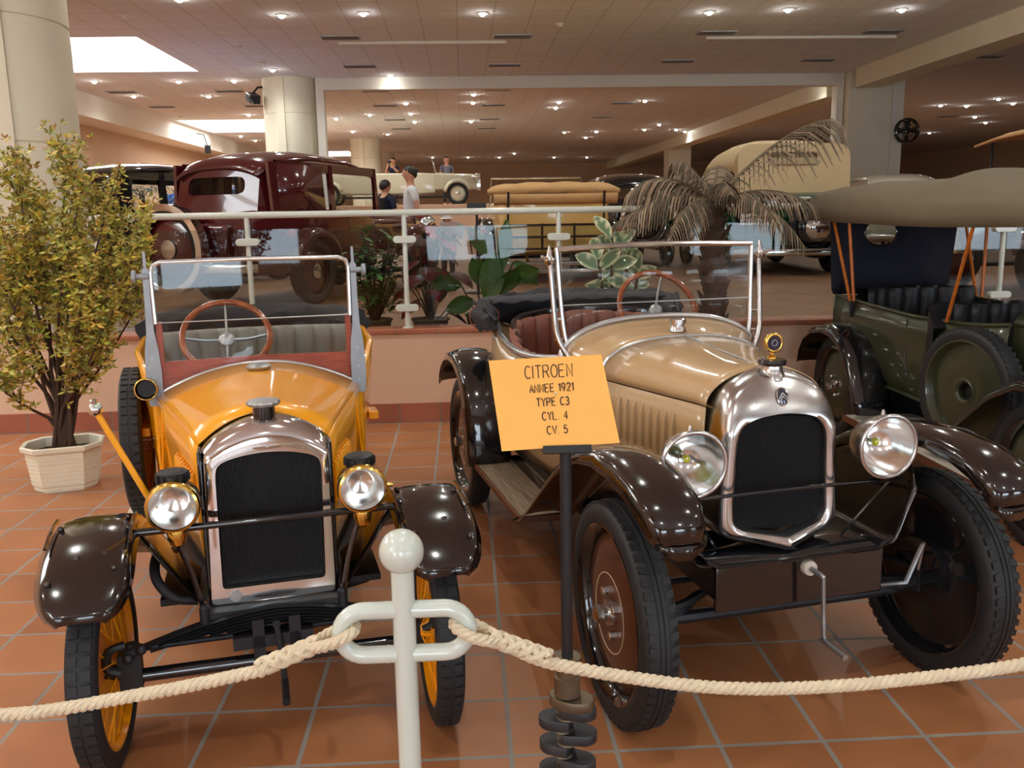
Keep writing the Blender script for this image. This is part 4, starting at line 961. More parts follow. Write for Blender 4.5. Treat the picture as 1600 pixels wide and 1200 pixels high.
# hood: canvas canopy over three bows
rows=[]
for i,(y,zt,zs,hw) in enumerate(((.20,1.60,1.412,.475),(.45,1.635,1.408,.48),(.75,1.66,1.404,.485),(1.05,1.69,1.402,.485),(1.30,1.715,1.402,.485),(1.55,1.69,1.405,.485),(1.9,1.68,1.412,.485),(2.25,1.68,1.418,.505),(2.50,1.67,1.425,.53),(2.66,1.655,1.43,.54),(2.735,1.63,1.432,.535),(2.755,1.52,1.434,.53),(2.757,1.46,1.436,.528))):
    row=[]; vl=min(lerp(.09,.16,max(0,min(1,(y-1.4)/1.0))),(zt-zs)*.8)
    for k in range(25):
        u=2*k/24-1; a=abs(u)
        if a>.93: z=lerp(zs+vl,zs,(a-.93)/.07); x=math.copysign(hw,u)
        else:
            x=u/.93*hw; f=1-(a/.93)**lerp(2.6,4.5,max(0,min(1,(y-1.3)/1.2))); sag=-.02*math.sin(PI*min(1,a*1.5))*(1 if i not in (4,7) else 0)
            z=zs+vl+max(0,zt-zs-vl)*f+sag*min(1,(zt-zs)*6)+.010*math.sin(i*1.7+u*9)*(a**1.5)
        row.append((x,y,z))
    rows.append(row)
hood=MB().grid(rows).obj('canvas_hood',MT['khaki'],gc,solid=.006,ang=80)
# back curtain with a round window
c0=(-.10,1.345); outp=[(-.44,.92),(.40,.92),(.455,1.45),(.46,1.50),(-.46,1.50),(-.46,1.43)]
cir=[(c0[0]+.115*math.cos(2*PI*k/40),c0[1]+.095*math.sin(2*PI*k/40)) for k in range(40)]
def yb(z): return 2.50+.05*(z-.9)
q=[(x,yb(z),z) for x,_,z in polar(cir,c0,96,0)]; q2=[(x,yb(z),z) for x,_,z in polar(outp,c0,96,0)]
MB().loft([q,q2],True,(False,False)).obj('back_curtain',MT['navy'],gc,solid=.006)
MB().tube(q,.006,6,True).obj('window_ring',MT['black'],gc)
MB().add(q,[tuple(range(96))]).obj('curtain_window',MT['clear'],gc)
for s in (-1,1):
    for (a,b) in (((s*.465,2.46,1.43),(s*.435,2.20,.90)),((s*.47,2.20,1.42),(s*.437,2.14,.905))):
        st=MB().tube([a,b],.011,8).obj('hood_bow',MT['stick'],gc)
        MB().tube([b,(s*.437,2.17,.80)],.010,8).obj('bow_socket',MT['iron'],st)
    MB().tube([(s*.47,.75,1.41),(s*.43,1.0,.90)],.010,8).obj('hood_bow',MT['stick'],gc)
# wings, boards, spare
for s in (-1,1):
    st=[]
    for i,(y,z,w) in enumerate(((2.62,.44,.7),(2.60,.54,.9),(2.53,.63,1),(2.40,.70,1),(2.22,.735,1),(2.05,.725,1),(1.90,.67,1),(1.80,.58,1),(1.73,.46,1),(1.68,.34,1),(1.64,.26,.9))):
        ny,nz=y-2.16,z-.36; L=math.hypot(ny,nz); st.append((s*.37,s*.63,y,z-.012,ny/L,nz/L,w))
    fender(gc,'rear_wing',MT['black'],st,lip=.03,crown=.03)
    st=[]
    for (y,z,w) in ((-.34,.60,.8),(-.28,.70,1),(-.1,.76,1),(.1,.75,1),(.3,.66,1),(.5,.5,1),(.7,.34,.9),(.85,.27,.8)):
        ny,nz=y,z-.36; L=math.hypot(ny,nz); st.append((s*.36,s*.61,y,z-.012,ny/L,nz/L,w))
    fender(gc,'front_wing',MT['black'],st,lip=.03,crown=.03)
    b=MB().box(*sorted((s*.37,s*.62)),.10,1.80,.190,.212).obj('running_board',MT['pale'],gc,bevel=.003)
    MB().box(*sorted((s*.612,s*.626)),.10,1.80,.178,.214).box(*sorted((s*.37,s*.62)),1.795,1.808,.178,.214).obj('board_edge',MT['edgewood'],b)
    MB().grid([[(s*.385,y,.21),(s*.38,y,.40)] for y in (.5,1.1,1.7)]).obj('valance',MT['black'],gc,solid=.005)
MB().box(-.25,-.2,-.05,2.5,.33,.40).box(.2,.25,-.05,2.5,.33,.40).tube([(-.48,0,.333),(.48,0,.333)],.025,8).tube([(-.48,2.16,.333),(.48,2.16,.333)],.025,8).obj('chassis',MT['iron'],gc)
# spare: disc with open centre hole
sp=bpy.data.objects.new('spare_wheel',None); COL.objects.link(sp); sp.parent=gc; sp.location=(-.515,.60,.60); sp.rotation_euler=(0,0,PI+.20)
tyre_mb(.318,.25,.052,'slant').obj('tyre',MT['tyre'],sp)
MB().lathe([(.256,.036),(.262,.045),(.252,.046),(.238,.02),(.235,.012),(.14,.030),(.085,.026),(.062,.026),(.056,.030),(.046,.022),(.046,-.01)],(0,0,0),'x',48,cap=(False,False)).obj('wheel_disc',MT['green'],sp,solid=.004)
MB().lathe([(.0,-.012),(.05,-.012)],(0,0,0),'x',24,cap=(False,False)).obj('hub_hole',MT['core'],sp)
for k in range(4):
    a=k*PI/2+.2; MB().lathe([(0,.0275),(.010,.0275),(.010,.02)],(0,.078*math.cos(a),.078*math.sin(a)),'x',12,cap=(False,False)).obj('stud_hole',MT['core'],sp)
MB().tube([(0,0,0),(-.12,0,0)],.02,8).obj('spare_mount',MT['iron'],sp)
MB().tube(spline([(-.30,.35,1.02),(-.31,.38,1.0),(-.25,.55,.98)],4),.03,8).torus((.10,.72,1.0),.17,.013,'z',40,8).tube([(.10,.72,.99),(.12,.5,.8)],.013,8).obj('steering_wheel',MT['black'],gc)

# ================================================================ rope barrier
def barrier_post(label,loc):
    t=thing('rope_post',label,'post',loc)
    MB().lathe([(.11,0),(.11,.008),(.09,.018),(.03,.024),(.0215,.03),(.0215,.868)],(0,0,0),'z',28).obj('pole',MT['post'],t)
    MB().sphere((0,0,.899),.0415,36).obj('ball_finial',MT['post'],t)
    for s in (-1,1):
        pts=[(s*.015,0,.785)]+[(s*(.075+.044*math.cos(a)),0,.741+.044*math.sin(a)) for a in [PI/2-PI*k/14 for k in range(15)]]+[(s*.015,0,.697)]
        h=MB().tube(pts,.0165,16).obj('rope_hoop',MT['post'],t)
        MB().tube([(s*.030,0,.785),(s*.0335,0,.785)],.0172,16).tube([(s*.030,0,.697),(s*.0335,0,.697)],.0172,16).obj('collar',MT['post'],h)
    return t
PX,PY=-.128,1.55
barrier_post('white enamelled rope post with ball top and two side hoops','' or (PX,PY,0))
barrier_post('white rope post holding the right end of the long rope',(1.42,1.50,0))
barrier_post('white rope post holding the far left rope end',(-1.62,1.62,0))
def strands(m, path, R=.0062, r=.0070, pitch=.044, n=3, ph=0):
    P=spline(path,14); L=[0]
    for a,b in zip(P,P[1:]): L.append(L[-1]+(b-a).length)
    # resample
    N=int(L[-1]/.0055); Q=[]; j=0
    for i in range(N+1):
        s=L[-1]*i/N
        while j<len(L)-2 and L[j+1]<s: j+=1
        Q.append(P[j].lerp(P[j+1],(s-L[j])/max(1e-9,L[j+1]-L[j])))
    for k in range(n):
        pts=[]
        for i,p in enumerate(Q):
            t=(Q[min(i+1,N)]-Q[max(i-1,0)]).normalized(); x=t.cross(Vector((0,0,1)))
            x=x.normalized() if x.length>.05 else Vector((1,0,0)); y=x.cross(t)
            a=2*PI*(i*L[-1]/N/pitch+k/n)+ph; pts.append(p+(x*math.cos(a)+y*math.sin(a))*R)
        m.tube(pts,r,7)
    return m
def eye_splice(par, hoop, d, name):
    """eye round the hoop bar, thick plaited tail going along direction d"""
    h=Vector(hoop); d=Vector(d).normalized(); side=d.cross(Vector((0,0,1))).normalized()
    p=h+d*.055
    loop=[p+side*.010]+[h+d*.03+side*.024,h+d*.0+side*.028,h-d*.024+side*.016,h-d*.029,h-d*.024-side*.016,h-side*.028,h+d*.03-side*.024]+[p-side*.010]
    e=strands(MB(),loop,.0056,.0066).obj(name,MT['rope'],par)
    q=[h+d*t for t in (.045,.07,.10,.135,.165)]
    m=strands(MB(),q,.0115,.0075,.075,3,.5); strands(m,[h+d*t for t in (.04,.09,.16)],.0115,.0072,-.075,3,.2)
    m.obj('splice',MT['rope'],e)
r1=thing('barrier_rope','pale twisted rope running left from the white post','rope',(0,0,0))
hl=(PX-.119,PY,.741)
a=[(hl[0]-.06,PY-.004,.722),(-.371,PY,.684),(-.45,PY,.665),(-.62,PY+.005,.634),(-.88,PY+.01,.602),(-1.2,PY+.04,.612),(-1.485,1.61,.73)]
strands(MB(),a).obj('rope',MT['rope'],r1); eye_splice(r1,hl,(-.155,0,-.062),'rope_eye')
r2=thing('barrier_rope','pale twisted rope sagging right from the white post past the sign stand','rope',(0,0,0))
hr=(PX+.119,PY,.741)
b=[(hr[0]+.06,PY,.712),(.12,PY,.674),(.20,PY-.002,.651),(.316,PY-.004,.626),(.45,PY-.01,.606),(.60,PY-.015,.599),(.8,PY-.02,.607),(1.075,PY-.03,.640),(1.285,1.50,.72)]
strands(MB(),b).obj('rope',MT['rope'],r2); eye_splice(r2,hr,(.15,0,-.066),'rope_eye')
# ================================================================ sign on a crankshaft stand
sg=thing('sign_stand','black sign pole on an old crankshaft base','stand',(.205,1.80,0))
MB().tube([(0,0,.50),(-.002,-.005,1.035)],.0125,16).obj('pole',MT['blackmat'],sg)
h=MB().obox((-.003,-.049,1.028),(.050,.004,.0085),Euler((-.5,0,-.0))).obox((-.003,-.030,1.023),(.050,.018,.003),Euler((-.3,0,0))).obj('card_holder',MT['blackmat'],sg,bevel=.0015)
m=MB()
m.lathe([(.030,.545),(.030,.535),(.024,.533),(.024,.50),(.029,.498),(.029,.455)],(0,0,0),'z',24)
m.obj('journal',MT['crank'],sg)
m=MB(); z=.452
def web(mb,z,h,ang,rx=.050,off=.016,cut=True):
    pts=[]
    for k in range(24):
        a=2*PI*k/24; x=rx*math.cos(a); y=.034*math.sin(a)
        if cut and x<-.026: x=-.026
        if cut and abs(y)>.029: y=math.copysign(.029,y)
        x+=off; pts.append((x*math.cos(ang)-y*math.sin(ang),x*math.sin(ang)+y*math.cos(ang)))
    mb.loft([[(p[0]*.97,p[1]*.97,z) for p in pts],[(*p,z-.002) for p in pts],[(*p,z-h+.002) for p in pts],[(p[0]*.97,p[1]*.97,z-h) for p in pts]])
fl=MB(); web(fl,z,.024,-.5,.052,.010,False); fl.obj('flange',MT['crank'],sg)
m=MB()
for a in (-.75,-.45,-.25): m.lathe([(0,-.001),(.0045,-.001),(.0045,.002)],(.010+.0,0,0),'z',8)
angs=[-.4,2.85,-.2,2.7,-.5,2.8,-.3,2.6,-.4,2.8,-.2,2.7]; z=.430; webs=MB(); jr=MB()
for i,a in enumerate(angs):
    web(webs,z,.0235,a,.049,.017)
    c=(.012*math.cos(a),.012*math.sin(a),0) if i%2 else (0,0,0)
    jr.lathe([(.025,z-.022),(.0235,z-.0245),(.0235,z-.029),(.025,z-.031)],c,'z',20); z-=.031
webs.obj('crank_webs',MT['crankdark'],sg); jr.obj('crank_pins',MT['crank'],sg)
MB().lathe([(.13,0),(.13,.010),(.10,.02),(.04,.028),(.026,.04),(.026,z+.02)],(0,0,0),'z',32).obj('foot_plate',MT['blackmat'],sg)
# the card
B0=Vector((.068,1.760,1.026)); B1=Vector((.3115,1.758,1.037)); T0=Vector((.0465,1.815,1.206)); T1=Vector((.2815,1.815,1.213))
cd=thing('sign_card','bright orange card lettered with a car name, standing on the black pole','sign',(0,0,0))
nrm=(B1-B0).cross(T0-B0).normalized(); 
if nrm.y>0: nrm=-nrm
vs=[B0,B1,T1,T0]; MB().add([v for v in vs]+[v-nrm*.004 for v in vs],[(0,1,2,3),(7,6,5,4),(0,4,5,1),(1,5,6,2),(2,6,7,3),(3,7,4,0)]).obj('card',MT['sign'],cd,smooth=False)
def card_pt(u,v): return (B0*(1-u)+B1*u)*(1-v)+(T0*(1-u)+T1*u)*v
def circ(cx,cy,rx,ry,a0,a1,n=14): return [(cx+rx*math.cos(math.radians(a0+(a1-a0)*i/n)),cy+ry*math.sin(math.radians(a0+(a1-a0)*i/n))) for i in range(n+1)]
GL={'C':[circ(.3,.5,.3,.5,48,312)],'I':[[(.0,0),(.0,1)]],'T':[[(0,1),(.6,1)],[(.3,1),(.3,0)]],'R':[[(0,0),(0,1),(.32,1)]+circ(.34,.755,.2,.245,90,-90)+[(0,.51)],[(.28,.51),(.56,0)]],
 'O':[circ(.31,.5,.31,.5,0,360,24)],'E':[[(.5,1),(0,1),(0,0),(.5,0)],[(0,.52),(.42,.52)]],'N':[[(0,0),(0,1),(.54,0),(.54,1)]],'A':[[(0,0),(.3,1),(.6,0)],[(.1,.34),(.5,.34)]],
 '1':[[(0,.78),(.17,1),(.17,0)]],'9':[circ(.26,.69,.25,.31,0,360,20),[(.51,.69),(.44,.3),(.26,0)]],'2':[circ(.26,.73,.25,.27,170,-38)+[(0,0),(.52,0)]],'Y':[[(0,1),(.28,.5),(.56,1)],[(.28,.5),(.28,0)]],
 'P':[[(0,0),(0,1),(.3,1)]+circ(.32,.74,.2,.26,90,-90)+[(0,.48)]],'3':[circ(.24,.745,.23,.255,150,-90)+circ(.24,.245,.26,.245,90,-150)],'L':[[(0,1),(0,0),(.46,0)]],'.':[[(0,.0),(.06,.0)]],'4':[[(.4,0),(.4,1),(0,.3),(.56,.3)]],
 'V':[[(0,1),(.29,0),(.58,1)]],'5':[[(.46,1),(.08,1),(.04,.56)]+circ(.24,.33,.25,.31,140,-150)],' ':[]}
GW={'I':0,'1':.2,'.':.08,' ':.3}
for txt,u,v,h,wd,sw in (('CITROEN',.510,.845,.0262,.0990,.00115),('ANNEE 1921',.508,.660,.0165,.0915,.0012),('TYPE C3',.500,.505,.0165,.0680,.0012),('CYL. 4',.497,.350,.0165,.0525,.0012),('CV. 5',.497,.193,.0165,.0430,.0012)):
    adv=[]; x=0
    for ch in txt: adv.append(x); x+=GW.get(ch,.56)+.22
    tot=x-.22; kx=wd/tot
    c=card_pt(u,v); ex=(card_pt(u+.1,v)-card_pt(u-.1,v)).normalized(); ey=(card_pt(u,v+.1)-card_pt(u,v-.1)); ey=(ey-ex*ey.dot(ex)).normalized()
    for ch,x0 in zip(txt,adv):
        if not GL[ch]: continue
        m=MB()
        for pl in GL[ch]:
            pts=[c+ex*((x0+px-tot/2)*kx)+ey*((py-.5)*h)+nrm*.0004 for px,py in pl]
            if ch in 'O9' and len(pl)>20: m.tube(pts[:-1],sw,6,True)
            else: m.tube(pts,sw,6)
        m.obj('letter' if ch.isalpha() else 'sign_mark',MT['ink'],cd)
MB().sphere(card_pt(.535,.590)+nrm*.001,.003,10).obj('pin',MT['pale'],cd)
# ================================================================ plants
def leaf(m, base, d, up, L, w, tone, edge=None, n=6, droop=.3, fold=.15, shape=1.0):
    d=Vector(d).normalized(); s=d.cross(Vector(up))
    s=s.normalized() if s.length>1e-3 else Vector((1,0,0)); u=s.cross(d)
    base=Vector(base); rows=[]; n0=len(m.v)
    if m.c is None: m.c=[]
    for i in range(n+1):
        t=i/n; ww=w*math.sin(PI*min(1,(t*.94+.03))**shape)**.85; p=base+d*(L*t)-Vector((0,0,1))*(droop*L*t*t)
        for q in (-1,-.55,0,.55,1):
            rows.append(p+s*(ww*q)+u*(fold*w*abs(q)))
            k=abs(q); c=tone
            if edge and (k>.9 or t>.93 or (k>.5 and random.random()<.25)): c=edge
            m.c.append(tuple(x*random.uniform(.92,1.08) for x in c))
    m.v+= [tuple(p) for p in rows]
    for i in range(n):
        for q in range(4):
            a=n0+i*5+q; m.f.append((a,a+1,a+6,a+5))
MT['leaf']=tone_mat('leaf_tones',.45); MT['leafgloss']=tone_mat('glossy_leaf_tones',.3); MT['dryleaf']=tone_mat('dry_leaf_tones',.75)
# flowering shrub in a cream pot
random.seed(11)
fs=thing('potted_shrub','tall yellow-flowered artificial shrub in a cream octagonal pot by the parapet','plant',(-2.335,5.10,0),.28)
def octo(r,k,z,sy=.80): return [(r*x,r*y*sy,z) for x,y in ((-1,-.42),(-.62,-1),(.62,-1),(1,-.42),(1,.42),(.62,1),(-.62,1),(-1,.42))]
m=MB().loft([octo(.158,0,0),octo(.165,0,.012),octo(.166,0,.03),octo(.172,0,.036),octo(.192,0,.225),octo(.212,0,.24),octo(.214,0,.262),octo(.205,0,.268),octo(.190,0,.262),octo(.18,0,.15)],True,(True,True))
pt=m.obj('pot',MT['pot'],fs,ang=25)
m=MB()
for k in range(7): 
    z=.05+k*.024; r=.1725+(z-.036)*.106; P8=octo(r+.0012,0,z); m.tube(P8,.0016,5,True)
m.obj('pot_grooves',MT['pot'],pt)
MB().loft([octo(.183,0,.20),octo(.183,0,.21)]).obj('soil',MT['soil'],fs)
stems=MB(); fol=MB(); fol.c=[]
def cluster(p,s,tone):
    for k in range(6):
        a=random.uniform(0,2*PI); e=random.uniform(-.5,1.2); d=Vector((math.cos(a)*math.cos(e),math.sin(a)*math.cos(e),math.sin(e)))
        L=s*random.uniform(.7,1.25); w=L*.20; sd=d.orthogonal().normalized(); n0=len(fol.v)
        fol.v+=[tuple(p),tuple(p+d*L*.5+sd*w),tuple(p+d*L),tuple(p+d*L*.5-sd*w)]; fol.f.append((n0,n0+1,n0+2,n0+3))
        c=tuple(x*random.uniform(.75,1.2) for x in tone); fol.c+= [c]*4
YT=[srgb(198,180,80),srgb(184,168,76),srgb(168,158,72),srgb(212,190,84),srgb(146,142,66),srgb(172,146,72)]
def twig(p0,p1,r,bend,f0,dens,size,lvl):
    p0=Vector(p0); p1=Vector(p1); L=(p1-p0).length
    mid=p0.lerp(p1,.45)+Vector((random.uniform(-1,1),random.uniform(-1,1),0))*bend*L+Vector((0,0,-.03*L))
    P=spline([p0,mid,p1],8); stems.tube(P,[r*(1-.75*i/(len(P)-1)) for i in range(len(P))],6)
    N=max(3,int(L*dens))
    for i in range(N):
        t=f0+(1-f0)*(i+random.random())/N; k=min(len(P)-2,int(t*(len(P)-1))); p=P[k].lerp(P[k+1],t*(len(P)-1)-k)
        spread=.035*(1-.6*t) if lvl else .028
        p=p+Vector((random.gauss(0,spread),random.gauss(0,spread),random.gauss(0,spread)))
        cluster(p,size*(1-.35*t),random.choice(YT))
    if lvl>0:
        for q in range(5 if lvl==2 else 2):
            t=random.uniform(max(.38,f0*.8),.97); k=min(len(P)-2,int(t*(len(P)-1))); p=P[k].lerp(P[k+1],t*(len(P)-1)-k)
            a=random.uniform(0,2*PI); ln=random.uniform(.14,.36)*(1.25-t*.7)
            d=Vector((math.cos(a)*.5,math.sin(a)*.5,random.uniform(.7,1.4))).normalized()
            twig(p,p+d*ln,r*.4,.08,.15,dens,size,lvl-1)
iR=Matrix.Rotation(-.28,3,'Z')
def loc(x,y,z): return iR@Vector((x+2.335,y-5.10,z))
tips=[(-2.44,5.12,1.92,.62),(-2.36,5.0,1.74,.5),(-2.15,5.15,1.90,.55),(-2.02,5.0,1.74,.5),(-1.90,5.2,1.82,.5),(-1.85,4.95,1.70,.42),(-1.74,5.1,1.42,.35),(-2.60,5.2,1.72,.5),(-2.75,5.0,1.50,.45),(-2.78,5.3,1.16,.4),(-2.62,4.9,.70,.5),(-1.84,5.2,1.08,.35),(-2.22,5.3,1.35,.5),(-2.50,4.88,1.3,.4),(-2.02,4.85,1.22,.4),(-2.9,5.15,1.75,.5),(-1.98,5.3,1.55,.45),(-2.42,5.3,1.55,.5),(-1.78,4.98,1.24,.3),(-1.95,4.9,.95,.35)]
for i,(x,y,z,f) in enumerate(tips):
    b=Vector((random.uniform(-.06,.06),random.uniform(-.05,.05),.20)); q=loc(x,y,z)
    # trunks fork low down
    fork=b.lerp(q,.22)+Vector((0,0,.10)); fork.x*=.8; fork.y*=.8
    stems.tube(spline([b,b.lerp(fork,.5)+Vector((.01,0,.02)),fork],4),[.015-.0006*k for k in range(9)],7)
    twig(fork,q,.011,.05,f*.62,58,.046,2)
stems.tube(spline([(0,0,.18),(.0,.0,.30),(-.02,0,.42)],4),.022,8)
stems.obj('stems',MT['bark'],fs); fol.obj('foliage',MT['leaf'],fs,smooth=False)
# dry palm
random.seed(5)
pm=thing('dry_palm','dried brown palm with drooping feathered fronds behind the beige car','palm',(1.72,6.06,0))
m=MB(); P=[(0,0,0),(.0,0,.4),(.01,0,.9),(-.01,0,1.3),(-.02,0,1.55)]; m.tube(spline(P,10),[.085+.012*((i*7)%3-1) for i in range(41)],14)
tr=m.obj('trunk',MT['bark'],pm)
m=MB()
for k in range(46):
    a=k*2.4; z=.75+k*.018; m.tube([(.075*math.cos(a),.075*math.sin(a),z),(.11*math.cos(a),.11*math.sin(a),z+.06)],[.02,.006],5)
m.obj('frond_stubs',MT['bark'],tr)
def frond(az,el,L,droop,seed):
    random.seed(seed); m=MB(); m.c=[]; P=[]; d=Vector((math.cos(az),math.sin(az),0)); base=Vector((-.02,0,1.56)); N=20
    for i in range(N+1):
        t=i/N; P.append(base+d*(L*t*math.cos(el)*(1-.12*t))+Vector((0,0,L*(math.sin(el)*t-droop*t*t))))
    m.tube(P,[.013*(1-.8*i/N) for i in range(N+1)],6); m.c+=[srgb(112,96,72)]*len(m.v)
    side=d.cross(Vector((0,0,1)))
    for i in range(2,int(N*1.35)):
        t=i/(N*1.35); k=int(t*N); p=P[k].lerp(P[min(k+1,N)],t*N-k); tg=(P[min(k+1,N)]-P[max(k-1,0)]).normalized()
        for s in (-1,1):
            ll=(.10+.20*math.sin(PI*min(1,t*1.02)))*random.uniform(.8,1.1)*L/.95; dd=(tg*.55+side*s*.75+Vector((0,0,-.12))).normalized(); w=.0115
            tone=srgb(*random.choice([(118,98,78),(132,112,90),(96,80,64),(84,76,58),(148,126,102)])); n0=len(m.v)
            for j in range(4):
                u=j/3; q=p+dd*(ll*u*(1-.25*u))+Vector((0,0,-.62*ll*u*u)); ww=w*(1-u*.8); e=tg*ww
                m.v+=[tuple(q-e),tuple(q+e)]; m.c+=[tone,tone]
            for j in range(3): m.f.append((n0+2*j,n0+2*j+1,n0+2*j+3,n0+2*j+2))
    m.obj('frond',MT['dryleaf'],pm)
for az,el,L,dr,sd in ((3.0,.75,.92,.62,1),(3.35,.45,.80,.62,2),(2.75,.25,.85,.45,3),(3.9,.35,.65,.75,4),(.12,.82,1.42,.34,5),(-.1,.42,.86,.45,6),(-.6,.3,.75,.7,8),(1.2,.9,.7,.4,10),(1.9,.9,.7,.5,11),(-1.0,.5,.7,.7,12),(3.2,1.1,.7,.5,13),(-2.2,.4,.55,.9,14),(-1.5,.9,.6,.7,15),(2.4,.6,.8,.6,16)): frond(az,el,L,dr,sd)
MB().lathe([(.16,0),(.19,.02),(.22,.30),(.235,.31),(.235,.34),(.21,.34),(.20,.26),(0,.26)],(0,0,0),'z',28).obj('pot',MT['pot'],pm)
# variegated rubber plant
random.seed(8)
rp=thing('rubber_plant','variegated rubber plant with grey-green cream-edged leaves behind the steering wheel','plant',(1.03,6.02,0))
MB().lathe([(.13,0),(.15,.02),(.18,.26),(.19,.28),(.17,.28),(.16,.22),(0,.22)],(0,0,0),'z',24).obj('pot',MT['pot'],rp)
m=MB(); lv=MB(); lv.c=[]
for (dx,dy,h) in ((-.03,0,1.34),(.09,.02,1.25),(-.12,-.03,1.20),(.16,.0,1.12)):
    P=spline([(0,0,.2),(dx*.4,dy*.4,.6),(dx,dy,h)],6); m.tube(P,.011,7)
    for k in range(10):
        t=.66+.34*k/9; q=P[min(len(P)-1,int(t*(len(P)-1)))]; a=k*2.4+dx*9; e=lerp(-.05,1.0,k/9)
        d=(math.cos(a)*math.cos(e),math.sin(a)*math.cos(e),math.sin(e)); leaf(lv,q,d,(0,-1,.5),random.uniform(.19,.26),random.uniform(.045,.058),srgb(96,118,86),srgb(206,204,164),7,.25)
m.obj('stems',MT['bark'],rp); lv.obj('leaves',MT['leafgloss'],rp)
# plants behind the glass
def pot_plant(nm,label,loc,pot,r,h,build,seed,mt='leaf'):
    random.seed(seed); t=thing(nm,label,'plant',loc)
    MB().lathe([(r*.75,0),(r*.8,.01),(r,h*.9),(r*1.08,h*.92),(r*1.08,h),(r*.95,h),(r*.9,h*.85),(0,h*.85)],(0,0,0),'z',24).obj('pot',MT[pot],t)
    st=MB(); lv=MB(); lv.c=[]; build(st,lv); st.obj('stems',MT['bark'],t); lv.obj('leaves',MT[mt],t); return t
def b_fern(st,lv):
    for k in range(26):
        a=random.uniform(0,2*PI); rr=random.uniform(.03,.25); h=random.uniform(.35,.92); P=spline([(0,0,.1),(rr*.5*math.cos(a),rr*.5*math.sin(a),h*.6),(rr*math.cos(a),rr*math.sin(a),h)],5); st.tube(P,.006,5)
        for j in range(16):
            q=P[random.randint(5,len(P)-1)]+Vector([random.gauss(0,.04) for _ in range(3)]); b=random.uniform(0,2*PI)
            leaf(lv,q,(math.cos(b),math.sin(b),random.uniform(-.2,.6)),(0,0,1),random.uniform(.07,.12),.022,srgb(*random.choice([(44,84,34),(60,110,44),(34,64,30),(84,140,56)])),None,3)
def b_cala(st,lv):
    for k in range(24):
        a=k*2.4; rr=random.uniform(.06,.25); h=random.uniform(.18,.92); q=(rr*math.cos(a),rr*math.sin(a),h); st.tube(spline([(0,0,.1),(q[0]*.5,q[1]*.5,h*.7),q],5),.005,5)
        red=random.choice([srgb(150,34,48),srgb(120,28,38),srgb(180,70,84),srgb(96,30,34)]); leaf(lv,q,(math.cos(a),math.sin(a)-.6,-.25),(0,0,1),random.uniform(.16,.22),random.uniform(.07,.10),red,srgb(58,70,44),6,.4,.1,.75)
    leaf(lv,(-.05,-.1,.93),(.2,-.5,.35),(0,0,1),.18,.11,srgb(214,120,130),srgb(74,80,56),6,.3)
def b_spath(st,lv):
    for (x,z,dx,dz,L,w) in ((.10,.68,-.15,-1,.38,.10),(-.10,.86,.6,-.75,.24,.055),(.20,.92,-.1,-.9,.34,.06),(-.16,.42,-.8,.2,.26,.07),(.22,.45,.7,.4,.26,.08),(.02,.40,-.3,.9,.30,.08),(.14,.35,.5,.8,.28,.07),(-.06,.30,-.7,-.1,.24,.07),(.25,.60,.6,-.5,.24,.06)):
        q=(x,-.04,z); st.tube(spline([(0,0,.1),(x*.5,-.01,z*.6),q],5),.006,5); leaf(lv,q,(dx,-.18,dz),(.15,-1,.1),L,w,srgb(*random.choice([(84,112,48),(66,96,40),(104,130,58)])),None,7,.12,.2)
MT['backpot']=mat('clay_pot',srgb(120,96,74),.7); MT['greenpot']=mat('dark_green_pot',srgb(22,44,38),.4)
pot_plant('potted_bush','dark green leafy bush in a clay pot behind the glass, left of the middle post',(-.72,7.02,BACKZ),'backpot',.14,.17,b_fern,1)
pot_plant('caladium','red-leaved plant in a clay pot behind the glass, right of the middle post',(-.27,6.98,BACKZ),'backpot',.14,.17,b_cala,2)
pot_plant('peace_lily','broad-leaved green plant in a dark green pot behind the glass and folded hood',(.14,6.98,BACKZ),'greenpot',.13,.2,b_spath,3,'leafgloss')
def b_palm(st,lv):
    st.tube([(0,0,.2),(0,0,1.55)],.06,8)
    for k in range(14):
        a=k*2.4; e=random.uniform(.1,1.0); d=Vector((math.cos(a)*math.cos(e),math.sin(a)*math.cos(e),math.sin(e)))
        for j in range(12):
            q=Vector((0,0,1.6))+d*(.1+.06*j)+Vector((0,0,-.004*j*j)); s=1 if j%2 else -1; sd=d.cross(Vector((0,0,1))).normalized()
            leaf(lv,q,d*.6+sd*s,(0,0,1),.32,.018,srgb(*random.choice([(40,70,56),(52,84,66),(30,54,44)])),None,3,.5)
pot_plant('potted_palm','dark green palm rising behind the maroon saloon roof',(-6.9,20.0,BACKZ),'backpot',.25,.4,b_palm,4)
# ================================================================ cars on the raised floor behind the railing
def bg_wheel(par,x,y,R,w,paint,hub='chrome',side=1,name='wheel',band=False):
    m=MB().lathe([(R*.74,-.01),(R*.6,.03),(R*.3,.04),(0,.045)],(0,0,0),'x',28,cap=(False,False))
    o=m.obj(name,MT[paint],par,loc=(x,y,R),rot=(0,0,0 if side>0 else PI))
    tyre_mb(R,R*.72,w,'plain').obj('tyre',MT['tyre'],o)
    MB().lathe([(R*.24,.035),(R*.22,.06),(R*.10,.075),(0,.078)],(0,0,0),'x',24,cap=(False,False)).obj('hubcap',MT[hub],o)
    if band: MB().lathe([(R*1.03,-w*.4),(R*1.03,w*1.0),(R*.90,w*1.16),(R*.88,w*1.10)],(0,0,0),'x',48,cap=(False,False)).obj('cover_band',MT['chrome'],o)
    return o
def rrect(hw,z0,z1,y,rt=.12,rb=.05,n=5):
    p=round_poly([(-hw,z0,rb),(hw,z0,rb),(hw,z1,rt),(-hw,z1,rt)],.05,n); return [(x,y,z) for x,z in p]
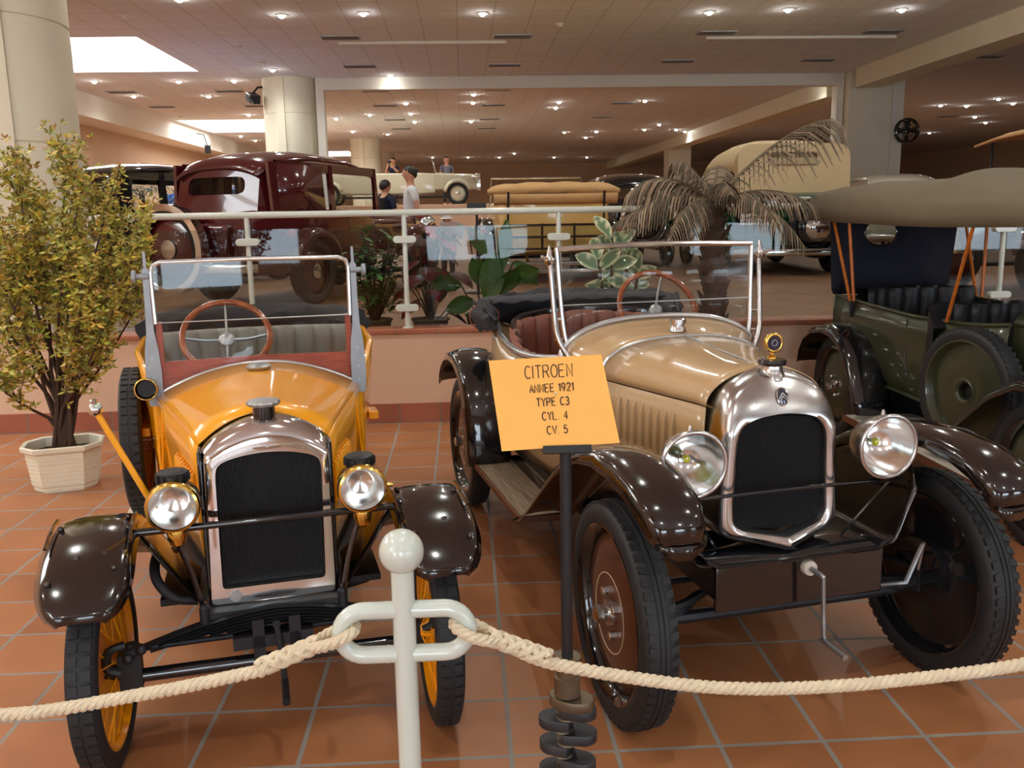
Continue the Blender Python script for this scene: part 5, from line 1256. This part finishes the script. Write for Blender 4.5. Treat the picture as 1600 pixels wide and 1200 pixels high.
def bg_fenders(t,paint,W,L,R,ya,yb_,wf=.13):
    for s in (-1,1):
        for nm,yc in (('front_wing',ya),('rear_wing',yb_)):
            st=[]
            for k in range(13):
                a=math.radians(lerp(72,-80,k/12)); rr=R+.075; st.append((s*(W/2-wf*2),s*(W/2+.02),yc-rr*math.sin(a),R+rr*math.cos(a),-math.sin(a),math.cos(a),1))
            fender(t,nm,MT[paint],st,lip=.05,crown=.05,nu=8)
        MB().box(*sorted((s*(W/2-wf*2),s*(W/2+.0))),ya+R,yb_-R,.26,.30).obj('running_board',MT['blackmat'],t)
def bg_lamps(t,W,z,y,r=.11,nm='headlamp',sep=.62):
    for s in (-1,1):
        h=MB().lathe([(r,-.02),(r*1.05,.0),(r*.8,.10),(r*.3,.17),(0,.18)],(s*W*sep*.5,y,z),'y',24,cap=(False,False)).obj(nm,MT['chrome'],t)
        MB().lathe([(0,-.03),(r*.6,-.026),(r,-.015)],(s*W*sep*.5,y,z),'y',24,cap=(False,False)).obj('lens',MT['lens'],h)
def bg_front(t,paint,yh,hw0,hw1,zt0,zt1,z0=.5):
    """bonnet, cowl sides and radiator from y=0 to y=yh"""
    MB().loft([rrect(hw0,z0,zt0,.03,.16,.04),rrect(lerp(hw0,hw1,.5),z0,lerp(zt0,zt1,.5),yh*.5,.18,.04),rrect(hw1,z0,zt1,yh,.2,.04)]).obj('bonnet',MT[paint],t)
    o=rrect(hw0+.02,z0-.03,zt0+.03,0,.14,.06); i=rrect(hw0-.04,z0+.05,zt0-.06,-.012,.10,.05)
    i2=[(p[0],.02,p[2]) for p in i]
    MB().loft([i2,i,[(p[0],-.02,p[2]) for p in o],[(p[0],.09,p[2]) for p in o]],True,(False,False)).obj('radiator_shell',MT['chrome'],t)
    MB().add(i2,[tuple(range(len(i2)))]).obj('radiator_core',MT['core'],t)
def saloon(label,paint,loc,rz,W=1.62,L=4.2,H=1.66,R=.36,roof=None,spare=True,wing=None,nm='vintage_car',glassy=True,belt=1.06,group=None,blind=False):
    t=thing(nm,label,'car',loc,rz,group); wing=wing or paint; roof=roof or paint
    ya,yr=.72,L-.95; yc=1.7 if blind else 1.45; hb=W/2-.13
    bg_front(t,paint,yc,.27,hb-.1,.98,1.04)
    MB().loft([rrect(hb-.08,.36,belt-.03,yc,.10,.04),rrect(hb-.02,.34,belt,yc+.35,.08,.06),rrect(hb,.34,belt,lerp(yc,L,.5),.06,.08),rrect(hb-.01,.34,belt,L-.55,.06,.08),rrect(hb-.08,.36,belt,L-.22,.1,.1),rrect(hb-.2,.42,belt-.06,L-.06,.12,.12)]).obj('body',MT[paint],t,ang=50)
    zt=H-.16; ins=.05
    # roof
    rows=[]
    for (y,f,dz) in ((yc-.03,.92,-.10),(yc+.18,.97,-.02),(yc+.6,1,.05),(lerp(yc,L,.55),1,.07),(L-.75,.98,.04),(L-.42,.93,-.03),(L-.25,.86,-.14)):
        hw=(hb-ins)*f; row=[]
        for k in range(17):
            u=2*k/16-1; row.append((hw*u*(1 if abs(u)<.99 else 1),y,zt+dz+.10*(1-abs(u)**3.2)))
        rows.append(row)
    MB().grid(rows).obj('roof',MT[roof],t,solid=.03,ang=60)
    ys=(yc,yc+.42,lerp(yc,L-.35,.55),L-.42); zz=belt-.02
    for s in (-1,1):
        m=MB(); x0=s*(hb-.01); x1=s*(hb-ins)
        pil=((yc-.0,.05,-.06),(ys[1]+.55,.07,0),(ys[2]+.25,.10,0),(L-.40,.22,.10))
        for (y,w,sl) in pil:
            m.add([(x0,y-w/2-sl*.5,zz),(x0,y+w/2+.02-sl*.5,zz),(x1,y+w/2+sl*-.3,zt+.02),(x1,y-w/2+sl*-.3,zt+.02)]+[(x0-s*.04,y-w/2-sl*.5,zz),(x0-s*.04,y+w/2+.02-sl*.5,zz),(x1-s*.04,y+w/2-sl*.3,zt+.02),(x1-s*.04,y-w/2-sl*.3,zt+.02)],[(0,1,2,3),(7,6,5,4),(0,4,5,1),(1,5,6,2),(2,6,7,3),(3,7,4,0)])
        m.add([(x1,yc,zt-.08),(x1,L-.45,zt-.06),(x1,L-.45,zt+.04),(x1,yc,zt+.02),(x1-s*.03,yc,zt-.08),(x1-s*.03,L-.45,zt-.06),(x1-s*.03,L-.45,zt+.04),(x1-s*.03,yc,zt+.02)],[(0,1,2,3),(7,6,5,4),(0,4,5,1),(3,2,6,7)])
        m.obj('side_pillars',MT[paint],t)
        MB().add([(x0-s*.02,yc,zz),(x0-s*.02,L-.42,zz),(x1-s*.02,L-.42,zt-.02),(x1-s*.02,yc,zt-.02)],[(0,1,2,3)]).obj('side_glass',MT['carglass'],t)
    if blind:
        for s in (-1,1): MB().add([(s*(hb-.012),L-1.25,zz),(s*(hb-.012),L-.42,zz),(s*(hb-ins),L-.46,zt),(s*(hb-ins),L-1.25,zt)],[(0,1,2,3)]).obj('quarter_panel',MT[paint],t,solid=.02)
    # windscreen
    m=MB().add([(x*(hb-.05),yc-.02,zz) for x in (-1,1)]+[(x*(hb-.09),yc+.03,zt) for x in (1,-1)],[(0,1,2,3)]); m.obj('windscreen',MT['carglass'],t)
    # back panel with an oval window
    co=(0,(zz+zt)/2+.02); ou=[(-(hb-.13),zz-.06,.08),(hb-.13,zz-.06,.08),(hb-.16,zt-.02,.1),(-(hb-.16),zt-.02,.1)]
    wi=round_poly([(-.40,co[1]-.085,.085),(.40,co[1]-.085,.085),(.38,co[1]+.10,.08),(-.38,co[1]+.10,.08)],.08,6)
    def by(x,z): return L-.14-(z-zz)*.28-.10*(x/hb)**2
    A=[(x,by(x,z),z) for x,_,z in polar(wi,co,72,0)]; B=[(x,by(x,z),z) for x,_,z in polar(round_poly(ou,.08),co,72,0)]
    C=[(x*1.10,y-.16,z) for x,y,z in B]
    MB().loft([[(p[0],p[1]-.03,p[2]) for p in A],A,B,C],True,(False,False)).obj('back_panel',MT[paint],t,ang=50)
    MB().add([(p[0],p[1]-.015,p[2]) for p in A],[tuple(range(72))]).obj('back_window',MT['carglass'],t)
    for s in (-1,1):
        bg_wheel(t,s*(W/2-.14),ya,R,.075,paint,side=s); bg_wheel(t,s*(W/2-.14),yr,R,.075,paint,side=s)
    bg_fenders(t,wing,W,L,R,ya,yr)
    bg_lamps(t,W,.86,.12)
    for y,nmb in ((-.14,'front_bumper'),(L+.16,'rear_bumper')):
        m=MB().tube([(-W*.46,y+(.08 if y<0 else -.08),.46),(-W*.3,y,.46),(W*.3,y,.46),(W*.46,y+(.08 if y<0 else -.08),.46)],.045,8,flat=.4)
        for s in (-1,1): m.tube([(s*.3,y,.46),(s*.3,.3 if y<0 else L-.3,.44)],.018,6)
        m.obj(nmb,MT['chrome'],t)
    for s in (-1,1): MB().lathe([(0,.05),(.04,.045),(.05,.02),(.045,-.03)],(s*(W/2-.08),L-.52,.80),'y',14,cap=(False,False)).obj('tail_lamp',MT['tail'],t)
    if spare:
        w=bg_wheel(t,0,0,.42 if not blind else .46,.085,paint,'nickel',1,'spare_wheel',band=True); w.location=(spare if isinstance(spare,(int,float)) and spare is not True else 0,L+.16,.80 if not blind else .66); w.rotation_euler=(0,0,PI/2)
        MB().box(-.35,.35,L-.15,L+.06,.45,.92).obj('trunk',MT[paint],t,bevel=.04)
    return t
def tourer(label,paint,loc,rz,W=1.7,L=4.3,R=.37,hood=None,hoodstyle='stack',wing='black',belt=1.02,nm='vintage_car',screen=True):
    t=thing(nm,label,'car',loc,rz); hb=W/2-.15; ya,yr=.75,L-.9; yc=1.5
    bg_front(t,paint,yc,.28,hb-.08,1.0,1.06)
    m=MB(); 
    secs=[(yc,hb-.07,.38,belt-.02),(yc+.5,hb,.36,belt),(lerp(yc,L,.6),hb+.01,.36,belt),(L-.4,hb-.03,.38,belt+.04),(L-.1,hb-.12,.42,belt+.06),(L,hb-.2,.46,belt+.02)]
    MB().loft([rrect(h,a,b,y,.07,.06) for y,h,a,b in secs]).obj('body',MT[paint],t,ang=50)
    for y in (yc+.55,L-.75): MB().box(-hb+.1,hb-.1,y,y+.16,belt-.05,belt+.16).obj('seat_back',MT['blackleather'],t,bevel=.05)
    if screen:
        f=MB().tube([(-hb+.08,yc-.02,belt-.02),(-hb+.10,yc+.06,belt+.42),(hb-.10,yc+.06,belt+.42),(hb-.08,yc-.02,belt-.02)],.016,8).obj('windscreen_frame',MT['chrome'],t)
        MB().add([(-hb+.08,yc-.02,belt-.02),(-hb+.10,yc+.06,belt+.42),(hb-.10,yc+.06,belt+.42),(hb-.08,yc-.02,belt-.02)],[(0,1,2,3)]).obj('windscreen',MT['carglass'],f)
    for s in (-1,1):
        bg_wheel(t,s*(W/2-.14),ya,R,.075,paint,side=s); bg_wheel(t,s*(W/2-.14),yr,R,.075,paint,side=s)
    bg_fenders(t,wing,W,L,R,ya,yr); bg_lamps(t,W,.9,.1)
    for s in (-1,1): MB().lathe([(0,.06),(.04,.05),(.045,.02),(.04,-.04)],(s*(W/2-.02),L-.46,.74),'y',14,cap=(False,False)).obj('tail_lamp',MT['tail'],t)
    return t
B=BACKZ
# maroon saloon, seen from its rear corner
saloon('maroon saloon with a chrome-banded spare wheel on its tail, beyond the railing on the left','maroon',(-2.80+.454*4.2,9.65+.891*4.2,B),math.radians(153),W=1.66,L=4.1,H=1.70,R=.37,spare=.30,wing='maroon',blind=True)
saloon('black closed car half hidden behind the yellow-flowered shrub','black',(-3.2,15.6,B),math.radians(150),W=1.6,L=4.0,H=1.74,spare=False,wing='black')
saloon('light blue car seen beyond the maroon saloon','blue',(-3.3,21.2,B),math.radians(150),W=1.6,L=4.2,H=1.62,spare=False,wing='blue')
saloon('black closed car with bright trim behind the dry palm','black',(3.05,19.8,B),math.radians(181),W=1.66,L=4.2,H=1.66,spare=True,wing='black')
saloon('ivory car whose roof shows beside the square white pillar','whitecar',(9.0,20.6,B),math.radians(170),W=1.7,L=4.4,H=1.62,spare=False,wing='whitecar')
# cream-yellow tourer seen from behind, its tan hood folded in a roll
y=tourer('cream-yellow open car with a rolled tan hood and black rear rack, seen from behind','cream_car',(1.22,16.7,B),PI+math.radians(1),W=2.0,L=4.2,R=.40,belt=1.14)
rows=[]
for i in range(25):
    u=2*i/24-1; x=u*.93; e=max(.25,1-abs(u)**8*.7); ring=[]
    for k in range(14):
        a=2*PI*k/14; ring.append((x,4.12+.20*math.cos(a)*e-.10*u*u,1.30+.085*math.sin(a)*e*(1.2 if math.sin(a)>0 else 1)+.01*math.sin(3*a+i)-.02*u*u))
    rows.append(ring)
hd=MB().loft(rows).obj('rolled_hood',MT['tan'],y,ang=70)
MB().grid([[(u*.86,4.18+dy,z) for u in (-1,-.5,0,.5,1)] for dy,z in ((.12,1.24),(.10,1.15),(.04,1.10))]).obj('hood_apron',MT['tan'],hd,solid=.01)
for s in (-1,1):
    m=MB().tube([(s*.66,4.36,1.27),(s*.665,4.30,1.05),(s*.67,4.24,.62)],.018,6,flat=.5); m.obj('hood_strap',MT['blackleather'],y)
m=MB()
for z in (.50,.66,.82): m.tube([(-.66,4.50,z),(.66,4.50,z)],.018,6)
for x in (-.66,-.22,.22,.66): m.tube([(x,4.50,.48),(x,4.50,.84)],.018,6)
for x in (-.6,.6): m.tube([(x,4.50,.50),(x,4.1,.46)],.02,6)
m.obj('luggage_rack',MT['black'],y)
m=MB().tube([(-.85,4.56,.30),(.85,4.56,.30)],.03,8,flat=.5).tube([(-.85,4.56,.20),(.85,4.56,.20)],.03,8,flat=.5)
for s in (-1,1): m.tube([(s*.4,4.55,.25),(s*.4,4.0,.40)],.02,6)
m.obj('rear_bumper',MT['chrome'],y)
MB().lathe([(0,0),(.05,-.03),(.15,-.05),(.17,0)],(-.25,4.0,.30),'x',16).tube([(-.7,3.3,.37),(.7,3.3,.37)],.05,8).obj('rear_axle',MT['iron'],y)
# bottle green car with raised beige top, seen from behind
g=tourer('bottle green car with a raised beige cloth top and chrome-centred spare wheel, seen from behind','bottle',(5.15,17.6,B),PI+math.radians(-3),W=2.0,L=4.5,R=.42,belt=1.16,wing='bottle')
rows=[]
for (yy,hw,zb,zt) in ((1.55,.74,1.60,1.93),(1.9,.80,1.58,2.0),(2.7,.84,1.56,2.04),(3.5,.84,1.56,2.03),(4.0,.83,1.56,1.98),(4.2,.82,1.5,1.90),(4.32,.82,1.30,1.70),(4.36,.80,1.18,1.45)):
    row=[]
    for k in range(21):
        u=2*k/20-1; a=abs(u); row.append((math.copysign(hw*min(1,(a*1.02)),u),yy,zb+(zt-zb)*max(0,1-a**4.5)))
    rows.append(row)
tp=MB().grid(rows).obj('cloth_top',MT['khtop'],g,solid=.02,ang=70)
wi=round_poly([(-.37,1.62,.06),(.37,1.62,.06),(.35,1.80,.06),(-.35,1.80,.06)],.06,6); ou=round_poly([(-.83,1.16,.05),(.83,1.16,.05),(.83,1.93,.22),(-.83,1.93,.22)],.05,6)
def gy(z): return 4.41-.10*(z-1.16)
a_=[(x,gy(z),z) for x,_,z in polar(wi,(0,1.68),72,0)]; b_=[(x,gy(z),z) for x,_,z in polar(ou,(0,1.68),72,0)]
MB().loft([[(p[0],p[1]-.03,p[2]) for p in a_],a_,b_,[(p[0],p[1]-.2,p[2]-.03) for p in b_]],True,(False,False)).obj('back_curtain',MT['khtop'],g,ang=50)
MB().add([(p[0],p[1]-.01,p[2]) for p in a_],[tuple(range(72))]).obj('back_window',MT['carglass'],g); MB().tube(a_,.012,6,True).obj('window_rim',MT['chrome'],g)
w=bg_wheel(g,0,0,.44,.09,'black','chrome',1,'spare_wheel'); w.location=(-.30,4.62,.70); w.rotation_euler=(0,0,PI/2)
MB().lathe([(.19,.05),(.17,.07),(.06,.09),(0,.092)],(0,0,0),'x',28,cap=(False,False)).obj('hub_cover',MT['chrome'],w)
MB().tube([(-.85,4.50,1.13),(.85,4.50,1.13)],.03,8).obj('rear_moulding',MT['whitecar'],g)
pl_=MB().box(-.24,.24,4.70,4.712,.74,.90).obj('number_plate',MT['plate'],g,loc=(.62,0,.02),bevel=.004)
text_mesh('MP18',.15,MT['ink'],'plate_lettering',pl_,Matrix.Translation((.02,4.714,.815))@Matrix.Rotation(PI,4,'Z')@Matrix.Rotation(PI/2,4,'X'),.002)
for dx in (-.1,0,.1): MB().lathe([(0,.05),(.04,.045),(.045,0)],(.62+dx,4.66,1.02),'y',14,cap=(False,False)).obj('tail_lamp',MT['tail'] if dx else MT['chrome'],g)
MB().box(.40,.86,4.4,4.69,.72,1.08).obj('lamp_bracket',MT['black'],g,bevel=.03)
m=MB().tube([(-.95,4.72,.36),(-.4,4.82,.36),(.4,4.82,.36),(.95,4.72,.36)],.05,8,flat=.5)
for s in (-1,1): m.tube([(s*.4,4.8,.36),(s*.4,4.2,.42)],.02,6)
m.obj('rear_bumper',MT['chrome'],g)
MB().lathe([(0,-.05),(.22,-.1),(.24,0),(.22,.1),(0,.05)],(0,3.6,.42),'x',20).tube([(-.8,3.6,.42),(.8,3.6,.42)],.06,8).obj('rear_axle',MT['iron'],g)
# maroon car with an old tan canopy at the right edge
o=tourer('maroon open car under a flat tan canopy on posts at the right edge','maroon',(9.4,11.0,B),math.radians(-76),W=1.7,L=4.4,R=.38,wing='maroon')
o.location=(5.25,9.6,B); o.rotation_euler=(0,0,math.radians(-80)); o['label']='maroon open car under a flat tan canopy on posts, at the right edge'
rows=[[(u*.80,yy,z+.10*(1-u*u)) for u in (-1,-.6,0,.6,1)] for yy,z in ((1.0,1.66),(1.2,1.72),(2.0,1.80),(3.0,1.86),(4.2,1.84))]
MB().grid(rows).obj('canopy',MT['tan'],o,solid=.03)
for s in (-1,1):
    for a,b in (((1.15,1.02),(1.2,1.70)),((4.0,1.05),(4.1,1.83)),((2.7,1.0),(2.7,1.84))): MB().tube([(s*.68,a[0],a[1]),(s*.74,b[0],b[1])],.016,6).obj('canopy_post',MT['iron'],o)
# ivory roadster on the far stage
w=tourer('long ivory open roadster on the raised stage far behind','whitecar',(.62,31.0,1.9),PI/2,W=1.75,L=5.9,R=.36,wing='whitecar',belt=1.05)
# black notice board on a stand
t=thing('notice_stand','black tilted notice board on a thin stand beyond the railing','stand',(.18,11.2,B))
MB().lathe([(.16,0),(.16,.012),(.03,.03)],(0,0,0),'z',20).tube([(0,0,.02),(0,0,1.02)],.016,8).obj('pole',MT['blackmat'],t)
MB().obox((0,0,1.06),(.12,.012,.06),Euler((-.5,0,0))).obj('board',MT['blackmat'],t,bevel=.004)
# ================================================================ visitors
MT['skin']=mat('skin',srgb(206,150,122),.5,var=.04); MT['tee']=mat('white_cotton',srgb(222,222,228),.9,var=.03); MT['navyshirt']=mat('navy_cotton',srgb(34,38,66),.9)
MT['hair']=mat('dark_hair',srgb(36,26,22),.5,var=.2,scale=60); MT['trouser']=mat('dark_trousers',srgb(52,48,52),.9); MT['bag']=mat('black_nylon',srgb(24,28,34),.6)
MT['greyshirt']=mat('grey_cotton',srgb(112,112,128),.9); MT['hatcloth']=mat('pale_hat_cloth',srgb(226,224,222),.9); MT['sole']=mat('shoe_leather',srgb(46,38,34),.5)
def skin_mesh(name, chains, mt, par, sub=2):
    """chains: list of lists of (x,y,z,r); the first vertex of each later chain is welded to the nearest earlier one"""
    V=[];E=[];Rr=[]
    for ch in chains:
        prev=None
        for i,(x,y,z,r) in enumerate(ch):
            p=Vector((x,y,z)); idx=None
            if i==0 and V:
                d=[(Vector(v)-p).length for v in V]; j=min(range(len(d)),key=lambda k:d[k])
                if d[j]<.03: idx=j
            if idx is None: V.append(tuple(p)); Rr.append(r); idx=len(V)-1
            if prev is not None: E.append((prev,idx))
            prev=idx
    me=bpy.data.meshes.new(name); me.from_pydata(V,E,[]); o=bpy.data.objects.new(name,me); COL.objects.link(o)
    md=o.modifiers.new('skin','SKIN'); md.use_smooth_shade=True
    for i,r in enumerate(Rr):
        sv=me.skin_vertices[0].data[i]; rr=r if isinstance(r,tuple) else (r,r); sv.radius=rr; sv.use_root=(i==0)
    s=o.modifiers.new('sub','SUBSURF'); s.levels=sub; s.render_levels=sub
    bpy.context.view_layer.update(); dg=bpy.context.evaluated_depsgraph_get(); m2=bpy.data.meshes.new_from_object(o.evaluated_get(dg)); bpy.data.objects.remove(o); bpy.data.meshes.remove(me)
    m2.name=name; m2.materials.clear(); m2.materials.append(MT[mt]); m2.polygons.foreach_set('use_smooth',[True]*len(m2.polygons))
    q=bpy.data.objects.new(name,m2); COL.objects.link(q); q.parent=par; return q
def person(label,loc,rz,h,shirt,hair='short',hat=None,glasses=False,bag=False,stride=.16,arm='walk',trouser='trouser',camera=False):
    """a visitor facing -y in local space"""
    t=thing('person',label,'person',loc,rz); k=h/1.75
    def S_(c): return [(x*k,y*k,z*k,(tuple(q*k for q in r) if isinstance(r,tuple) else r*k)) for x,y,z,r in c]
    legs=[]
    for s in (-1,1):
        st=stride*s
        legs.append([(0,0,.94,.13),(s*.09,0,.88,.095),(s*.10,-.03-st*.4,.49,.06),(s*.10,.03-st,.09,.042),(s*.10,-.06-st,.045,.042),(s*.10,-.17-st,.03,.032)])
    if arm=='walk': arms=[[(s*.02,0,1.40,.08),(s*.19,.01,1.40,.055),(s*.23,.02+s*.05,1.12,.042),(s*.225,-.07+s*.08,.90,.034),(s*.22,-.10+s*.08,.83,.028)] for s in (-1,1)]
    else: arms=[[(s*.02,0,1.40,.08),(s*.19,0,1.40,.055),(s*.22,-.16,1.24,.042),(s*.07,-.30,1.50,.034),(s*.05,-.31,1.56,.028)] for s in (-1,1)]
    body=[S_([(0,.0,.94,.13),(0,.0,1.08,.12),(0,.0,1.25,.135),(0,0,1.40,.10),(0,.0,1.47,.062),(0,-.01,1.53,.06),(0,-.02,1.60,.110),(0,-.015,1.68,.124),(0,-.01,1.735,.085)])]+[S_(c) for c in legs]+[S_(c) for c in arms]
    b=skin_mesh('body',body,'skin',t)
    # face and hands
    F=MB(); F.tube([(0,-.098*k,1.66*k),(0,-.130*k,1.62*k),(0,-.10*k,1.61*k)],[.008*k,.015*k,.012*k],8)
    for s in (-1,1): F.sphere((s*.088*k,-.005*k,1.645*k),.022*k,10,(.4,.8,1.2))
    F.obj('nose_and_ears',MT['skin'],b)
    ey=MB()
    for s in (-1,1): ey.sphere((s*.032*k,-.098*k,1.66*k),.010*k,10)
    ey.obj('eyes',MT['hair'],b)
    MB().tube([(-.022*k,-.098*k,1.585*k),(0,-.104*k,1.583*k),(.022*k,-.098*k,1.585*k)],.005*k,6).obj('mouth',MT['tail'],b)
    for s,a in zip((-1,1),arms):
        e=Vector(a[-1][:3])*k; d=(e-Vector(a[-2][:3])*k).normalized(); sd=Vector((0,1,0)) if abs(d.y)<.7 else Vector((0,0,1)); sd=(sd-d*sd.dot(d)).normalized(); m=MB()
        for q,(off,ln) in enumerate(((-.027,.07),(-.009,.082),(.009,.078),(.027,.06))):
            p=e+d*.035*k+sd*off*k; m.tube([p,p+d*ln*.5*k,p+d*ln*k-Vector((s,0,0))*.015*k],[.0085*k,.008*k,.006*k],6)
        m.tube([e,e+sd*-.035*k+d*.03*k,e-sd*.045*k+d*.065*k],[.012*k,.009*k,.007*k],6)
        m.tube([e-d*.01*k,e+d*.03*k,e+d*.05*k],[.026*k,.034*k,.026*k],8,flat=.5)
        m.obj('hand',MT['skin'],b)
    sh=[[(0,0,.90,.145),(0,0,1.08,.135),(0,0,1.25,.15),(0,0,1.40,.115),(0,0,1.455,.068)]]+[[(s*.02,0,1.40,.09),(s*.19,.01,1.40,.072),(a[2][0]*.97,lerp(.01,a[2][1],.75),lerp(1.40,a[2][2],.75),.062)] for s,a in zip((-1,1),arms)]
    skin_mesh('shirt',[S_(c) for c in sh],shirt,t)
    tr=[]
    for s,l in zip((-1,1),legs): tr.append([(0,0,.95,.14),(s*.09,0,.88,.108),(l[2][0],l[2][1],.49,.075),(l[3][0],l[3][1],.10,.058)])
    skin_mesh('trousers',[S_(c) for c in tr],trouser,t)
    for s,l in zip((-1,1),legs):
        y0=l[3][1]; MB().loft([[(l[3][0]*k+x*.048*k,(yy+y0)*k,z*k*zz) for x,z in ((-1,.0),(1,.0),(1,.05),(.5,.075),(-.5,.075),(-1,.05))] for yy,zz in ((.07,1),(-.05,1),(-.15,.75),(-.21,.5))]).obj('shoe',MT['sole'],t,bevel=.004)
    H=MB()
    rows=[]
    for i in range(9):
        th=i/8*PI*.64; row=[]
        for q in range(25):
            a=2*PI*q/24; back=.5+.5*math.sin(a)  # a=pi/2 -> back (+y)
            tt=th*(.50+.64*back); rr=.112; row.append((rr*.92*math.sin(tt)*math.cos(a)*k,(-.01+rr*1.06*math.sin(tt)*math.sin(a))*k,(1.652+rr*1.02*math.cos(tt))*k))
        rows.append(row)
    H.grid(rows).obj('hair',MT['hair'],t,solid=.012*k)
    if hat:
        MB().lathe([(0,1.79),(.06,1.785),(.10,1.75),(.112,1.68),(.17,1.655),(.172,1.648),(.11,1.66)],(0,-.005,0),'z',28).obj('hat',MT[hat],t) if k==1 else MB().lathe([(0,1.79*k),(.06*k,1.785*k),(.10*k,1.75*k),(.112*k,1.68*k),(.17*k,1.655*k),(.172*k,1.648*k),(.11*k,1.66*k)],(0,-.005,0),'z',28).obj('hat',MT[hat],t)
    if glasses:
        m=MB()
        for s in (-1,1): m.lathe([(0,-.004),(.022*k,-.002),(.024*k,.004)],(s*.034*k,-.108*k,1.66*k),'y',14).tube([(s*.056*k,-.10*k,1.665*k),(s*.092*k,0,1.665*k)],.004*k,5)
        m.obj('sunglasses',MT['black'],t)
    if bag:
        MB().loft([[(x*.13*k,y*k,z*k) for x,y in ((-1,.12),(1,.12),(1,.20),(.7,.27),(-.7,.27),(-1,.20))] for z in (1.02,1.08,1.35,1.42)]).obj('backpack',MT['bag'],t,bevel=.02)
        m=MB()
        for s in (-1,1): m.tube([(s*.10*k,.14*k,1.40*k),(s*.11*k,0,1.50*k),(s*.12*k,-.135*k,1.36*k),(s*.13*k,-.08*k,1.15*k)],.016*k,6)
        m.obj('backpack_straps',MT['bag'],t)
    if camera: MB().obox((0,-.34*k,1.60*k),(.07*k,.02*k,.04*k)).obj('held_camera',MT['bag'],t)
    return t
person('man in a white t-shirt and sunglasses walking left beyond the railing',(-.81,14.6,B),math.radians(-82),1.74,'tee',glasses=True,arm='walk')
person('person in a navy top with a dark backpack standing left of the man in white',(-1.36,16.2,B),math.radians(-160+300),1.60,'navyshirt',bag=True,stride=.05)
person('child in a pale sun hat and grey shirt beyond the railing, beside the notice stand',(-.22,12.7,B),math.radians(20),.98,'greyshirt',hat='hatcloth',stride=.04)
person('person with dark hair standing behind the ivory roadster on the stage',(-.52,33.2,1.9),math.radians(10),1.74,'greyshirt',stride=.04)
person('person raising a camera behind the windscreen of the ivory roadster',(-2.45,33.2,1.9),math.radians(-20),1.72,'navyshirt',stride=.04,arm='photo',camera=True)
